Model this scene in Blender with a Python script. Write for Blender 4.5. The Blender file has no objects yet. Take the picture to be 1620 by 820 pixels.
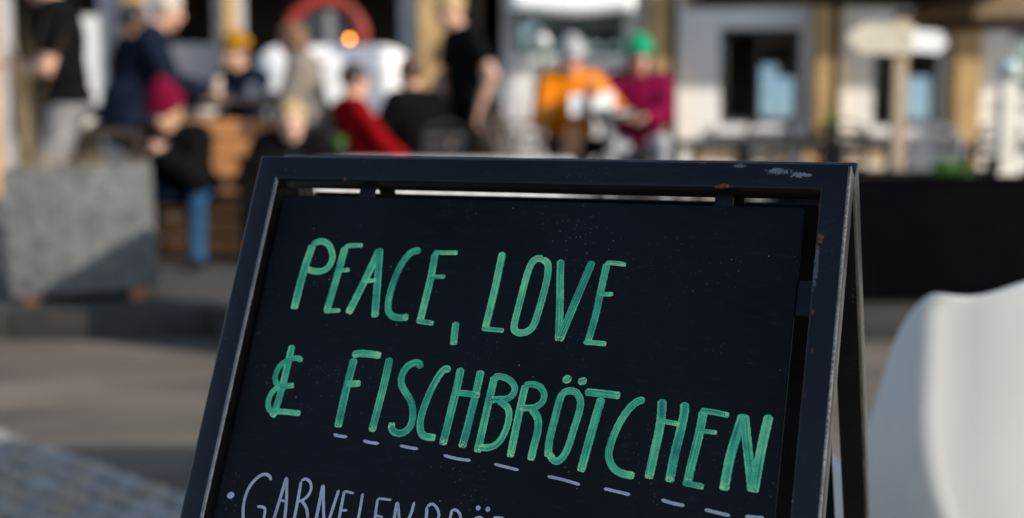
import bpy, bmesh, math, random
import numpy as np
from mathutils import Vector, Matrix

random.seed(7)
R_ = math.radians
SC = bpy.context.scene
COL = SC.collection

# ------------------------------------------------------------------ camera
cam_data = bpy.data.cameras.new("camera")
cam = bpy.data.objects.new("camera", cam_data)
COL.objects.link(cam)
cam.location = (0, 0, 1.15)
cam.rotation_euler = (R_(90 - 6.11), 0, 0)
cam_data.sensor_width = 36
cam_data.lens = 50
cam_data.clip_start = 0.05
cam_data.clip_end = 2000
cam_data.dof.use_dof = True
cam_data.dof.focus_distance = 1.285
cam_data.dof.aperture_fstop = 2.8
SC.camera = cam

# ------------------------------------------------------------------ sky, sun, exposure
SUN_AZ, SUN_EL = 30.0, 28.0          # from the right, a little behind the camera
world = bpy.data.worlds.new("World")
SC.world = world
world.use_nodes = True
wn = world.node_tree
sky = wn.nodes.new("ShaderNodeTexSky")
sky.sky_type = 'NISHITA'
sky.sun_disc = False
sky.sun_elevation = R_(SUN_EL)
sky.sun_rotation = R_(90 + SUN_AZ)
sky.air_density = 1.0
sky.dust_density = 0.6
sky.ozone_density = 1.0
bg = wn.nodes["Background"]
bg.inputs["Strength"].default_value = 0.115
wn.links.new(sky.outputs[0], bg.inputs["Color"])
sun_data = bpy.data.lights.new("sun", 'SUN')
sun_data.energy = 3.0
sun_data.angle = R_(0.6)
sun_data.color = (1.0, 0.93, 0.82)
sun = bpy.data.objects.new("sun", sun_data)
COL.objects.link(sun)
SUN_DIR = Vector((math.cos(R_(SUN_EL)) * math.cos(R_(SUN_AZ)), -math.cos(R_(SUN_EL)) * math.sin(R_(SUN_AZ)), math.sin(R_(SUN_EL))))
sun.rotation_euler = SUN_DIR.to_track_quat('Z', 'Y').to_euler()
sun.location = (12, -8, 14)
SC.view_settings.view_transform = 'Standard'
SC.view_settings.look = 'None'
SC.view_settings.gamma = 1
SC.view_settings.exposure = 0.85
SC.view_settings.use_curve_mapping = False
SC.render.engine = 'CYCLES'
SC.cycles.max_bounces = 6
SC.cycles.use_denoising = True

# ------------------------------------------------------------------ materials
MATS = {}

def srgb(r, g, b):
    f = lambda c: (c / 255 / 12.92) if c / 255 <= 0.04045 else ((c / 255 + 0.055) / 1.055) ** 2.4
    return (f(r), f(g), f(b))

def mat(name, col, rough=0.6, var=0.15, scale=8.0, bump=0.0, bscale=60.0, metal=0.0, col2=None, spec=0.5, stretch=None, bdist=0.01):
    """Principled material whose colour drifts between two tones with noise, with optional fine relief."""
    if name in MATS:
        return MATS[name]
    m = bpy.data.materials.new(name)
    m.use_nodes = True
    nt = m.node_tree
    p = nt.nodes["Principled BSDF"]
    p.inputs["Roughness"].default_value = rough
    p.inputs["Metallic"].default_value = metal
    p.inputs["Specular IOR Level"].default_value = spec
    tc = nt.nodes.new("ShaderNodeTexCoord")
    src = tc.outputs["Object"]
    if stretch:
        mp = nt.nodes.new("ShaderNodeMapping")
        mp.inputs["Scale"].default_value = stretch
        nt.links.new(src, mp.inputs[0])
        src = mp.outputs[0]
    nz = nt.nodes.new("ShaderNodeTexNoise")
    nz.inputs["Scale"].default_value = scale
    nz.inputs["Detail"].default_value = 5
    nt.links.new(src, nz.inputs["Vector"])
    rp = nt.nodes.new("ShaderNodeValToRGB")
    a = tuple(c * (1 - var) for c in col)
    b = col2 if col2 else tuple(min(1, c * (1 + var)) for c in col)
    rp.color_ramp.elements[0].position = 0.3
    rp.color_ramp.elements[1].position = 0.7
    rp.color_ramp.elements[0].color = (*a, 1)
    rp.color_ramp.elements[1].color = (*b, 1)
    nt.links.new(nz.outputs[0], rp.inputs[0])
    nt.links.new(rp.outputs[0], p.inputs["Base Color"])
    if bump:
        n2 = nt.nodes.new("ShaderNodeTexNoise")
        n2.inputs["Scale"].default_value = bscale
        n2.inputs["Detail"].default_value = 4
        nt.links.new(src, n2.inputs["Vector"])
        bp = nt.nodes.new("ShaderNodeBump")
        bp.inputs["Strength"].default_value = bump
        bp.inputs["Distance"].default_value = bdist
        nt.links.new(n2.outputs[0], bp.inputs["Height"])
        nt.links.new(bp.outputs[0], p.inputs["Normal"])
    MATS[name] = m
    return m

def emit_mat(name, col, strength):
    m = bpy.data.materials.new(name)
    m.use_nodes = True
    p = m.node_tree.nodes["Principled BSDF"]
    p.inputs["Base Color"].default_value = (*col, 1)
    p.inputs["Emission Color"].default_value = (*col, 1)
    p.inputs["Emission Strength"].default_value = strength
    MATS[name] = m
    return m

def glass_mat(name, tint=(0.02, 0.025, 0.03)):
    """Window pane seen from outside: sky reflection over a see-through, slightly dark pane."""
    m = bpy.data.materials.new(name)
    m.use_nodes = True
    nt = m.node_tree
    nt.nodes.remove(nt.nodes["Principled BSDF"])
    out = nt.nodes["Material Output"]
    tr = nt.nodes.new("ShaderNodeBsdfTransparent")
    tr.inputs[0].default_value = (0.75, 0.78, 0.78, 1)
    gl = nt.nodes.new("ShaderNodeBsdfGlossy")
    gl.inputs["Roughness"].default_value = 0.02
    gl.inputs["Color"].default_value = (0.60, 0.78, 1.0, 1)
    fr = nt.nodes.new("ShaderNodeFresnel")
    fr.inputs["IOR"].default_value = 3.2
    mx = nt.nodes.new("ShaderNodeMixShader")
    nt.links.new(fr.outputs[0], mx.inputs[0])
    nt.links.new(tr.outputs[0], mx.inputs[1])
    nt.links.new(gl.outputs[0], mx.inputs[2])
    nt.links.new(mx.outputs[0], out.inputs[0])
    MATS[name] = m
    return m

M_black_metal = mat("black_metal", (0.006, 0.006, 0.007), 0.5, 0.3, spec=0.25)
M_dark_grey = mat("dark_grey", (0.016, 0.016, 0.018), 0.6, 0.3, spec=0.25)
M_grey_metal = mat("grey_metal", (0.28, 0.28, 0.29), 0.4, 0.15, metal=0.6)
M_wood_orange = mat("orange_wood", (0.42, 0.175, 0.052), 0.6, 0.35, 6, 0.3, 40, stretch=(2, 14, 14))
M_wood_tan = mat("tan_wood", (0.46, 0.30, 0.13), 0.6, 0.25, 6, 0.3, 40, stretch=(2, 14, 14))
M_wood_dark = mat("dark_wood", (0.05, 0.033, 0.022), 0.6, 0.35, 6, 0.3, 40, stretch=(2, 14, 14))
M_wood_post = mat("weathered_wood", (0.42, 0.31, 0.21), 0.7, 0.2, 5, 0.3, 40, stretch=(14, 14, 2))
M_wood_table = mat("table_wood", (0.20, 0.15, 0.115), 0.6, 0.25, 6, 0.3, 40, stretch=(2, 14, 14))
M_white_paint = mat("white_paint", (0.80, 0.79, 0.77), 0.5, 0.05, 3)
M_white_plastic = mat("white_plastic", (0.66, 0.655, 0.64), 0.42, 0.03, 4)
M_white_china = mat("white_china", (0.82, 0.80, 0.75), 0.25, 0.03)
M_canvas = mat("brown_canvas", (0.20, 0.135, 0.075), 0.9, 0.12, 4, 0.2, 200)
M_terracotta = mat("terracotta", (0.42, 0.14, 0.07), 0.8, 0.2, 20)
M_paper = mat("white_paper", (0.80, 0.79, 0.76), 0.8, 0.04, 12)

# ------------------------------------------------------------------ mesh helpers
def finish(name, bm, material, parent=None, smooth=False, angle=35):
    me = bpy.data.meshes.new(name)
    bmesh.ops.recalc_face_normals(bm, faces=bm.faces[:])
    bm.to_mesh(me)
    bm.free()
    o = bpy.data.objects.new(name, me)
    mats = material if isinstance(material, (list, tuple)) else [material]
    for m in mats:
        me.materials.append(m)
    COL.objects.link(o)
    if parent:
        o.parent = parent
    if smooth:
        me.polygons.foreach_set("use_smooth", [True] * len(me.polygons))
        try:
            me.set_sharp_from_angle(angle=R_(angle))
        except Exception:
            pass
    return o

def box(bm, c, s, rot=None, bevel=0.0, seg=2, mi=0):
    """Add a box with centre c and full size s; rot is an Euler tuple in degrees."""
    r = bmesh.ops.create_cube(bm, size=1.0)
    vs = r["verts"]
    bmesh.ops.scale(bm, vec=s, verts=vs)
    if bevel:
        es = list({e for v in vs for e in v.link_edges})
        rb = bmesh.ops.bevel(bm, geom=es, offset=bevel, segments=seg, affect='EDGES', profile=0.5)
        vs = list({v for f in rb["faces"] for v in f.verts} | {v for v in vs if v.is_valid})
    M = Matrix.Translation(c)
    if rot:
        from mathutils import Euler
        M = M @ Euler([R_(a) for a in rot]).to_matrix().to_4x4()
    bmesh.ops.transform(bm, matrix=M, verts=vs)
    if mi:
        for f in {f for v in vs for f in v.link_faces}:
            f.material_index = mi
    return vs

def tube(bm, a, b, r1, r2=None, n=12, caps=True):
    a, b = Vector(a), Vector(b)
    d = b - a
    L = d.length
    r = bmesh.ops.create_cone(bm, cap_ends=caps, segments=n, radius1=r1, radius2=r1 if r2 is None else r2, depth=L)
    q = Vector((0, 0, 1)).rotation_difference(d.normalized()).to_matrix().to_4x4()
    bmesh.ops.transform(bm, matrix=Matrix.Translation((a + b) / 2) @ q, verts=r["verts"])
    return r["verts"]

def lathe(bm, prof, n=24, c=(0, 0, 0)):
    rings = []
    for r, z in prof:
        rings.append([bm.verts.new((c[0] + r * math.cos(2 * math.pi * i / n), c[1] + r * math.sin(2 * math.pi * i / n), c[2] + z)) for i in range(n)])
    for a, b in zip(rings, rings[1:]):
        for i in range(n):
            bm.faces.new((a[i], a[(i + 1) % n], b[(i + 1) % n], b[i]))
    for ring in (rings[0], rings[-1]):
        if prof[0][0] > 1e-5:
            try:
                bm.faces.new(ring)
            except Exception:
                pass
    return rings

def part(name, material, parent, *boxes, bevel=0.004, smooth=False):
    bm = bmesh.new()
    for b in boxes:
        box(bm, b[0], b[1], b[2] if len(b) > 2 else None, bevel)
    return finish(name, bm, material, parent, smooth)

def rod(name, material, parent, *rods, n=12):
    bm = bmesh.new()
    for r in rods:
        tube(bm, r[0], r[1], r[2], r[3] if len(r) > 3 else None, n)
    return finish(name, bm, material, parent, True)

def tag(o, label=None, cat=None, group=None, kind=None):
    if label: o["label"] = label
    if cat: o["category"] = cat
    if group: o["group"] = group
    if kind: o["kind"] = kind
    return o

def thing(name, label, cat, loc=(0, 0, 0), rz=0.0, group=None):
    o = bpy.data.objects.new(name, None)
    o.empty_display_size = 0.1
    COL.objects.link(o)
    o.location = loc
    o.rotation_euler = (0, 0, R_(rz))
    return tag(o, label, cat, group)

def copy_tree(o, parent=None):
    c = o.copy()
    COL.objects.link(c)
    if parent:
        c.parent = parent
    for ch in list(o.children):
        copy_tree(ch, c)
    return c

def mesh_obj(name, verts, faces, material, parent=None, smooth=True):
    me = bpy.data.meshes.new(name)
    me.from_pydata([tuple(v) for v in verts], [], faces)
    me.update()
    mats = material if isinstance(material, (list, tuple)) else [material]
    for m in mats:
        me.materials.append(m)
    o = bpy.data.objects.new(name, me)
    COL.objects.link(o)
    if parent:
        o.parent = parent
    if smooth:
        me.polygons.foreach_set("use_smooth", [True] * len(me.polygons))
    return o

# ------------------------------------------------------------------ ground
M_asphalt = mat("asphalt", (0.055, 0.044, 0.033), 0.85, 0.3, 1.1, 0.5, 160, col2=(0.195, 0.155, 0.112), stretch=(.7, 1.6, 1))
M_mortar = mat("sand_joint", (0.13, 0.11, 0.085), 0.95, 0.3, 30)
M_cobble = [mat("cobble_grey", (0.25, 0.23, 0.205), 0.7, 0.3, 25, 0.6, 90), mat("cobble_blue", (0.31, 0.29, 0.265), 0.7, 0.25, 25, 0.6, 90), mat("cobble_brown", (0.30, 0.24, 0.17), 0.75, 0.3, 25, 0.6, 90)]
M_slab = mat("paving_slab", (0.05, 0.045, 0.038), 0.8, 0.25, 6, 0.4, 120)
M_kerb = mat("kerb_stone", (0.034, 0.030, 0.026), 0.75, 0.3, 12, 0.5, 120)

bm = bmesh.new()
bmesh.ops.create_grid(bm, x_segments=4, y_segments=4, size=600)
ground = finish("ground", bm, M_asphalt)
tag(ground, "brownish worn asphalt of the square in front of the terrace", "ground", kind="structure")

# cobbled strip: rows run along the diagonal edge of the asphalt
cob = mesh_obj("cobble_paving", [], [], M_mortar)
cob_v = [(-6.0, 9.1, 0.004), (-6.0, -4, 0.004), (4.0, -4, 0.004), (4.0, -0.9, 0.004)]
cob.data.from_pydata(cob_v, [], [(0, 1, 2, 3)])
tag(cob, "grey cobblestone paving in the shade at the lower left", "paving", kind="structure")

def cobble_mesh(seed):
    rnd = random.Random(seed)
    bm = bmesh.new()
    box(bm, (0, 0, 0.0), (0.088, 0.088, 0.05), None, 0.016, 2)
    for v in bm.verts:
        v.co.x *= 1 + 0.10 * (rnd.random() - 0.5)
        v.co.y *= 1 + 0.10 * (rnd.random() - 0.5)
        if v.co.z > 0:
            v.co.z += 0.006 - 2.2 * (v.co.x ** 2 + v.co.y ** 2) + 0.003 * rnd.random()
    me = bpy.data.meshes.new("cobble")
    bm.to_mesh(me)
    bm.free()
    me.polygons.foreach_set("use_smooth", [True] * len(me.polygons))
    me.materials.append(M_cobble[seed % 3])
    return me

cob_meshes = [cobble_mesh(i) for i in range(9)]
e1 = Vector((1, -1, 0)).normalized()      # along the edge
e2 = Vector((-1, -1, 0)).normalized()     # away from the edge
edge0 = Vector((-1.79, 4.9, 0))
rng = random.Random(3)
spots = []
for r in range(0, 34):
    for k in range(-18, 34):
        p = edge0 + e2 * (0.05 + r * 0.097) + e1 * (k * 0.098 + (0.049 if r % 2 else 0))
        spots.append(p)
def vis_rank(p):
    # how near the stone lies to the corner of the street that the picture shows
    return (p - Vector((-1.25, 4.25, 0))).length
spots.sort(key=vis_rank)
for i, p in enumerate(spots[:300]):
    o = bpy.data.objects.new("cobblestone", cob_meshes[rng.randrange(9)])
    COL.objects.link(o)
    o.parent = cob
    o.location = p + Vector((rng.uniform(-.009, .009), rng.uniform(-.009, .009), rng.uniform(-0.006, 0.008)))
    o.rotation_euler = (rng.uniform(-.09, .09), rng.uniform(-.09, .09), R_(45) + rng.choice((0, 1.5708)) + rng.uniform(-.16, .16))
vs, fs = [], []
for p in spots[300:]:
    b = len(vs)
    h = 0.043
    a = R_(45) + rng.uniform(-.06, .06)
    zt = rng.uniform(.024, .032)
    for z, q in ((0, h), (zt - .008, h), (zt, h * .72)):
        for sx, sy in ((-1, -1), (1, -1), (1, 1), (-1, 1)):
            x, y = sx * q, sy * q
            vs.append((p.x + x * math.cos(a) - y * math.sin(a), p.y + x * math.sin(a) + y * math.cos(a), z))
    for l in (0, 4):
        for i in range(4):
            fs.append((b + l + i, b + l + (i + 1) % 4, b + l + 4 + (i + 1) % 4, b + l + 4 + i))
    fs.append((b + 8, b + 9, b + 10, b + 11))
rest = mesh_obj("cobbles_beyond", vs, fs, M_cobble[0], cob)
tag(rest, kind="stuff")

# raised terrace with kerb and slabs
TZ = 0.15
bm = bmesh.new()
box(bm, (0, 17.1, TZ / 2 - 0.004), (36, 20, TZ))
terrace = finish("terrace", bm, mat("terrace_bed", (0.085, 0.08, 0.072), 0.9, 0.25, 5, 0.4, 90))
tag(terrace, "raised paved terrace of the restaurant", "terrace", kind="structure")
kerb_me = None
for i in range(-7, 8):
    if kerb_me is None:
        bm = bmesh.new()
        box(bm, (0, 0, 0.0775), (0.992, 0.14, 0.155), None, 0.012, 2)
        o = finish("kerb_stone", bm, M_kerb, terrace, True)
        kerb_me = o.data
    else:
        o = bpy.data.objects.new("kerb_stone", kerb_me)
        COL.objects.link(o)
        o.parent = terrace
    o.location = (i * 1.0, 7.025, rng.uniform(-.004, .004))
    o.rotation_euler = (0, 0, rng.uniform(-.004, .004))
slab_me = None
for r in range(5):
    for k in range(-8, 9):
        if slab_me is None:
            bm = bmesh.new()
            box(bm, (0, 0, 0), (0.492, 0.492, 0.03), None, 0.004, 1)
            o = finish("paving_slab", bm, M_slab, terrace)
            slab_me = o.data
        else:
            o = bpy.data.objects.new("paving_slab", slab_me)
            COL.objects.link(o)
            o.parent = terrace
        o.location = (k * 0.5 + (0.25 if r % 2 else 0), 7.36 + r * 0.5, TZ - 0.006 + rng.uniform(-.003, .003))

# ------------------------------------------------------------------ restaurant building
BY = 16.0
M_plaster = mat("white_plaster", (0.74, 0.72, 0.69), 0.8, 0.06, 2, 0.15, 60)
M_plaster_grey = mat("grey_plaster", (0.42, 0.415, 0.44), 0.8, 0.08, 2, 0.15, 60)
M_sand = mat("ochre_sandstone", (0.46, 0.29, 0.12), 0.8, 0.18, 3, 0.3, 50)
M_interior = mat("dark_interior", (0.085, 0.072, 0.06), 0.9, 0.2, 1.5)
M_frame_white = mat("white_window_frame", (0.75, 0.74, 0.74), 0.5, 0.05)
M_frame_dark = mat("dark_window_frame", (0.05, 0.052, 0.05), 0.5, 0.1)
M_frame_green = mat("green_window_frame", (0.02, 0.11, 0.07), 0.5, 0.15)
M_pane = glass_mat("window_pane")
M_blind = mat("grey_green_blind", (0.16, 0.18, 0.165), 0.8, 0.15, 3)

bld = thing("building", "white plastered restaurant building with ochre columns and dark openings", "building", (0, BY, 0))
WT, ZT = 0.35, 3.2
# openings along the facade: x0, x1, sill, head, pier material left of it
OPEN = [(-11.6, -10.2, .15, 2.7), (-9.3, -7.6, .15, 2.7), (-6.9, -5.95, .15, 2.7), (-5.67, -4.60, .15, 2.7), (-3.89, -3.32, .15, 2.7), (-3.03, -1.25, .15, 2.7), (-0.68, -0.107, .15, 2.7),
        (0.03, 1.25, 1.72, 2.22), (2.32, 3.24, .95, 2.02), (4.03, 4.78, .93, 2.05), (5.56, 6.6, 1.28, 1.98), (7.6, 8.6, .95, 2.05), (9.6, 10.6, .95, 2.05)]
edges = [-14.0] + [v for o in OPEN for v in o[:2]] + [14.0]
for i in range(0, len(edges), 2):
    a, b = edges[i], edges[i + 1]
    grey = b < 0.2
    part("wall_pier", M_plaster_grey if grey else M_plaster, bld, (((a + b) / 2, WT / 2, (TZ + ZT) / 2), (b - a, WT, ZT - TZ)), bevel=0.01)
for x0, x1, z0, z1 in OPEN:
    part("lintel", M_plaster, bld, (((x0 + x1) / 2, WT / 2, (z1 + ZT) / 2), (x1 - x0, WT - 0.006, ZT - z1)), bevel=0)
    if z0 > .3:
        part("wall_below_window", M_plaster, bld, (((x0 + x1) / 2, WT / 2, (z0 + TZ) / 2), (x1 - x0, WT - 0.006, z0 - TZ)), bevel=0)
        part("window_sill", M_frame_white, bld, (((x0 + x1) / 2, -0.03, z0 - 0.05), (x1 - x0 + 0.10, 0.14, 0.10)), bevel=0.01)
# rooms behind
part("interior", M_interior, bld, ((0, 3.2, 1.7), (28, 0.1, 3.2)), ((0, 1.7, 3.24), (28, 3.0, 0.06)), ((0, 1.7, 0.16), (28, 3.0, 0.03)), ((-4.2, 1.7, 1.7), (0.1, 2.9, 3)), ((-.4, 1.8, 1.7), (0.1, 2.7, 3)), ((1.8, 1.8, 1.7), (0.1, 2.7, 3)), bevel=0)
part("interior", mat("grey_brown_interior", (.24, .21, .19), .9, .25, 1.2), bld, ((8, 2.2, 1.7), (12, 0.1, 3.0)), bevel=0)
# upper storey
part("upper_wall", M_plaster, bld, ((0, WT / 2 + 0.01, 5.1), (28, WT, 3.8)), bevel=0.01)
part("cornice", M_plaster, bld, ((0, 0.1, 7.1), (28.4, 0.9, 0.22)), bevel=0.02)
part("roof", mat("slate_roof", (0.06, 0.06, 0.065), 0.7, 0.2, 5), bld, ((0, 4.2, 7.6), (28.4, 9.4, 0.16), (8, 0, 0)), bevel=0)
part("side_wall", M_plaster, bld, ((-13.85, 4.0, 3.6), (0.3, 7.2, 6.9)), ((13.85, 4.0, 3.6), (0.3, 7.2, 6.9)), bevel=0)
def window(x0, x1, z0, z1, fm, n=2, yy=0.16, open_left=False):
    w = bpy.data.objects.new("window", bpy.data.meshes.new("window"))
    fr = 0.055
    cx, cz = (x0 + x1) / 2, (z0 + z1) / 2
    bm = bmesh.new()
    box(bm, (cx, yy, z0 + fr / 2), (x1 - x0, 0.07, fr)); box(bm, (cx, yy, z1 - fr / 2), (x1 - x0, 0.07, fr))
    box(bm, (x0 + fr / 2, yy, cz), (fr, 0.068, z1 - z0 - 2 * fr)); box(bm, (x1 - fr / 2, yy, cz), (fr, 0.068, z1 - z0 - 2 * fr))
    w = finish("window", bm, fm, bld)
    pw = (x1 - x0 - 2 * fr) / n
    for k in range(n):
        if open_left and k == 0:     # sash swung into the room
            part("pane", M_pane, w, ((x0 + fr + .03, yy + pw / 2, cz), (0.008, pw - 0.03, z1 - z0 - 2 * fr - 0.01)), bevel=0)
            continue
        part("pane", M_pane, w, ((x0 + fr + pw * (k + .5), yy, cz), (pw - 0.03, 0.008, z1 - z0 - 2 * fr - 0.05), (-2 if open_left else 0, 0, 0)), bevel=0)
        if k:
            part("mullion", fm, w, ((x0 + fr + pw * k, yy - 0.002, cz), (0.035, 0.06, z1 - z0 - 2 * fr)), bevel=0)
    return w
for i, (x0, x1, z0, z1) in enumerate(OPEN):
    if z0 > .3:
        window(x0, x1, z0, z1, M_frame_green if i == 7 else M_frame_dark, 3 if i == 7 else 2, open_left=i in (8, 9))
for k in range(-5, 6):
    window(k * 2.4 - .55, k * 2.4 + .55, 4.2, 5.9, M_frame_white, 2, yy=-0.02)
# blinds behind the green window, pale panels in the left bays
for k in range(12):
    part("blind_slat", M_blind, bld, ((0.64, 0.24, 1.76 + k * 0.038), (1.15, 0.008, 0.032), (25, 0, 0)), bevel=0)
part("panel", M_plaster, bld, ((-4.86, -0.10, 1.66), (0.72, 0.03, 0.98)), bevel=0.004)
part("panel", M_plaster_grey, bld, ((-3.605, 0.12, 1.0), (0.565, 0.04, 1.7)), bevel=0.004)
part("panel", M_plaster, bld, ((-0.40, 0.30, 1.45), (0.56, 0.04, 0.42)), bevel=0.004)
# ochre columns standing in front of the wall: x0, x1
for x0, x1 in [(-7.45, -7.15), (-5.92, -5.70), (-4.26, -4.08), (-3.16, -3.04), (-1.03, -0.70), (1.50, 1.74), (3.33, 3.62), (4.86, 5.15), (7.0, 7.3), (9.0, 9.3)]:
    col = part("column", M_sand, bld, (((x0 + x1) / 2, -0.16, 1.62), (x1 - x0, 0.28, 2.94)), bevel=0.015)
    part("column_base", M_sand, col, (((x0 + x1) / 2, -0.165, 0.23), (x1 - x0 + 0.06, 0.33, 0.16)), bevel=0.01)
# unseen overhang added to shade the upper part of the ground floor wall
part("shade_overhang", M_plaster, bld, ((6.2, -0.80, 3.14), (6.4, 1.6, 0.2)), bevel=0.02)

# white awning over the green window
aw = thing("awning", "white canvas awning over the green framed window", "awning", (0.64, BY, 0))
vs, fs = [], []
for i in range(13):
    x = -0.66 + 1.32 * i / 12
    sag = 0.025 * math.cos(math.pi * (i / 12 - .5) * 2)
    for (y, z) in ((-0.01, 2.62), (-0.45, 2.42 + sag * .5), (-0.8, 2.28 - sag + 0.02), (-0.81, 2.13 - sag)):
        vs.append((x, y, z))
for i in range(12):
    for j in range(3):
        a = i * 4 + j
        fs.append((a, a + 4, a + 5, a + 1))
c = mesh_obj("canvas", vs, fs, M_white_paint, aw)
md = c.modifiers.new("thick", 'SOLIDIFY'); md.thickness = 0.006
rod("arm", M_grey_metal, aw, ((-0.62, -0.02, 2.2), (-0.62, -0.78, 2.24), 0.012)); rod("arm", M_grey_metal, aw, ((0.62, -0.02, 2.2), (0.62, -0.78, 2.24), 0.012))

# ------------------------------------------------------------------ round red ring on the dark wall, lit orange lamp
rs = thing("ring_sign", "large round red ring hanging in the dark opening above the white trailer", "ring", (-2.06, 15.86, 1.895))
bm = bmesh.new()
n, mseg = 48, 12
rv = [[bm.verts.new(((0.415 + 0.070 * math.cos(2 * math.pi * j / mseg)) * math.cos(2 * math.pi * i / n), 0.05 * math.sin(2 * math.pi * j / mseg), (0.415 + 0.070 * math.cos(2 * math.pi * j / mseg)) * math.sin(2 * math.pi * i / n))) for j in range(mseg)] for i in range(n)]
for i in range(n):
    for j in range(mseg):
        bm.faces.new((rv[i][j], rv[(i + 1) % n][j], rv[(i + 1) % n][(j + 1) % mseg], rv[i][(j + 1) % mseg]))
finish("ring", bm, mat("red_lacquer", (0.27, 0.022, 0.012), 0.6, 0.6, 5), rs, True)
bm = bmesh.new()
tube(bm, (0, 0.03, 0), (0, 0.05, 0), 0.34, n=40)
finish("disc", bm, mat("dark_blue_disc", (0.035, 0.037, 0.045), 0.5, 0.2, 3), rs)
part("upright_bar", mat("grey_bar", (0.22, 0.22, 0.22), 0.6, 0.1), rs, ((0.05, 0.015, 0.0), (0.10, 0.02, 0.64)))
rod("bracket", M_black_metal, rs, ((0, 0.0, 0.47), (0, 0.0, 0.84), 0.012))

lp = thing("lantern", "small lit orange lantern above the white trailer", "lantern", (-1.503, 13.3, 1.773))
bm = bmesh.new()
bmesh.ops.create_uvsphere(bm, u_segments=16, v_segments=10, radius=0.022)
finish("bulb", bm, emit_mat("orange_glow", (1.0, 0.30, 0.02), 9.0), lp, True)
bm = bmesh.new(); tube(bm, (0, 0, 0.02), (0, 0, 0.05), 0.018, 0.012)
finish("cap", bm, M_black_metal, lp)
rod("bracket", M_black_metal, lp, ((0, 0, 0.05), (0, 0.33, 0.05), 0.006), ((0, 0.33, 0.055), (0, 0.33, -0.06), 0.006))

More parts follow.
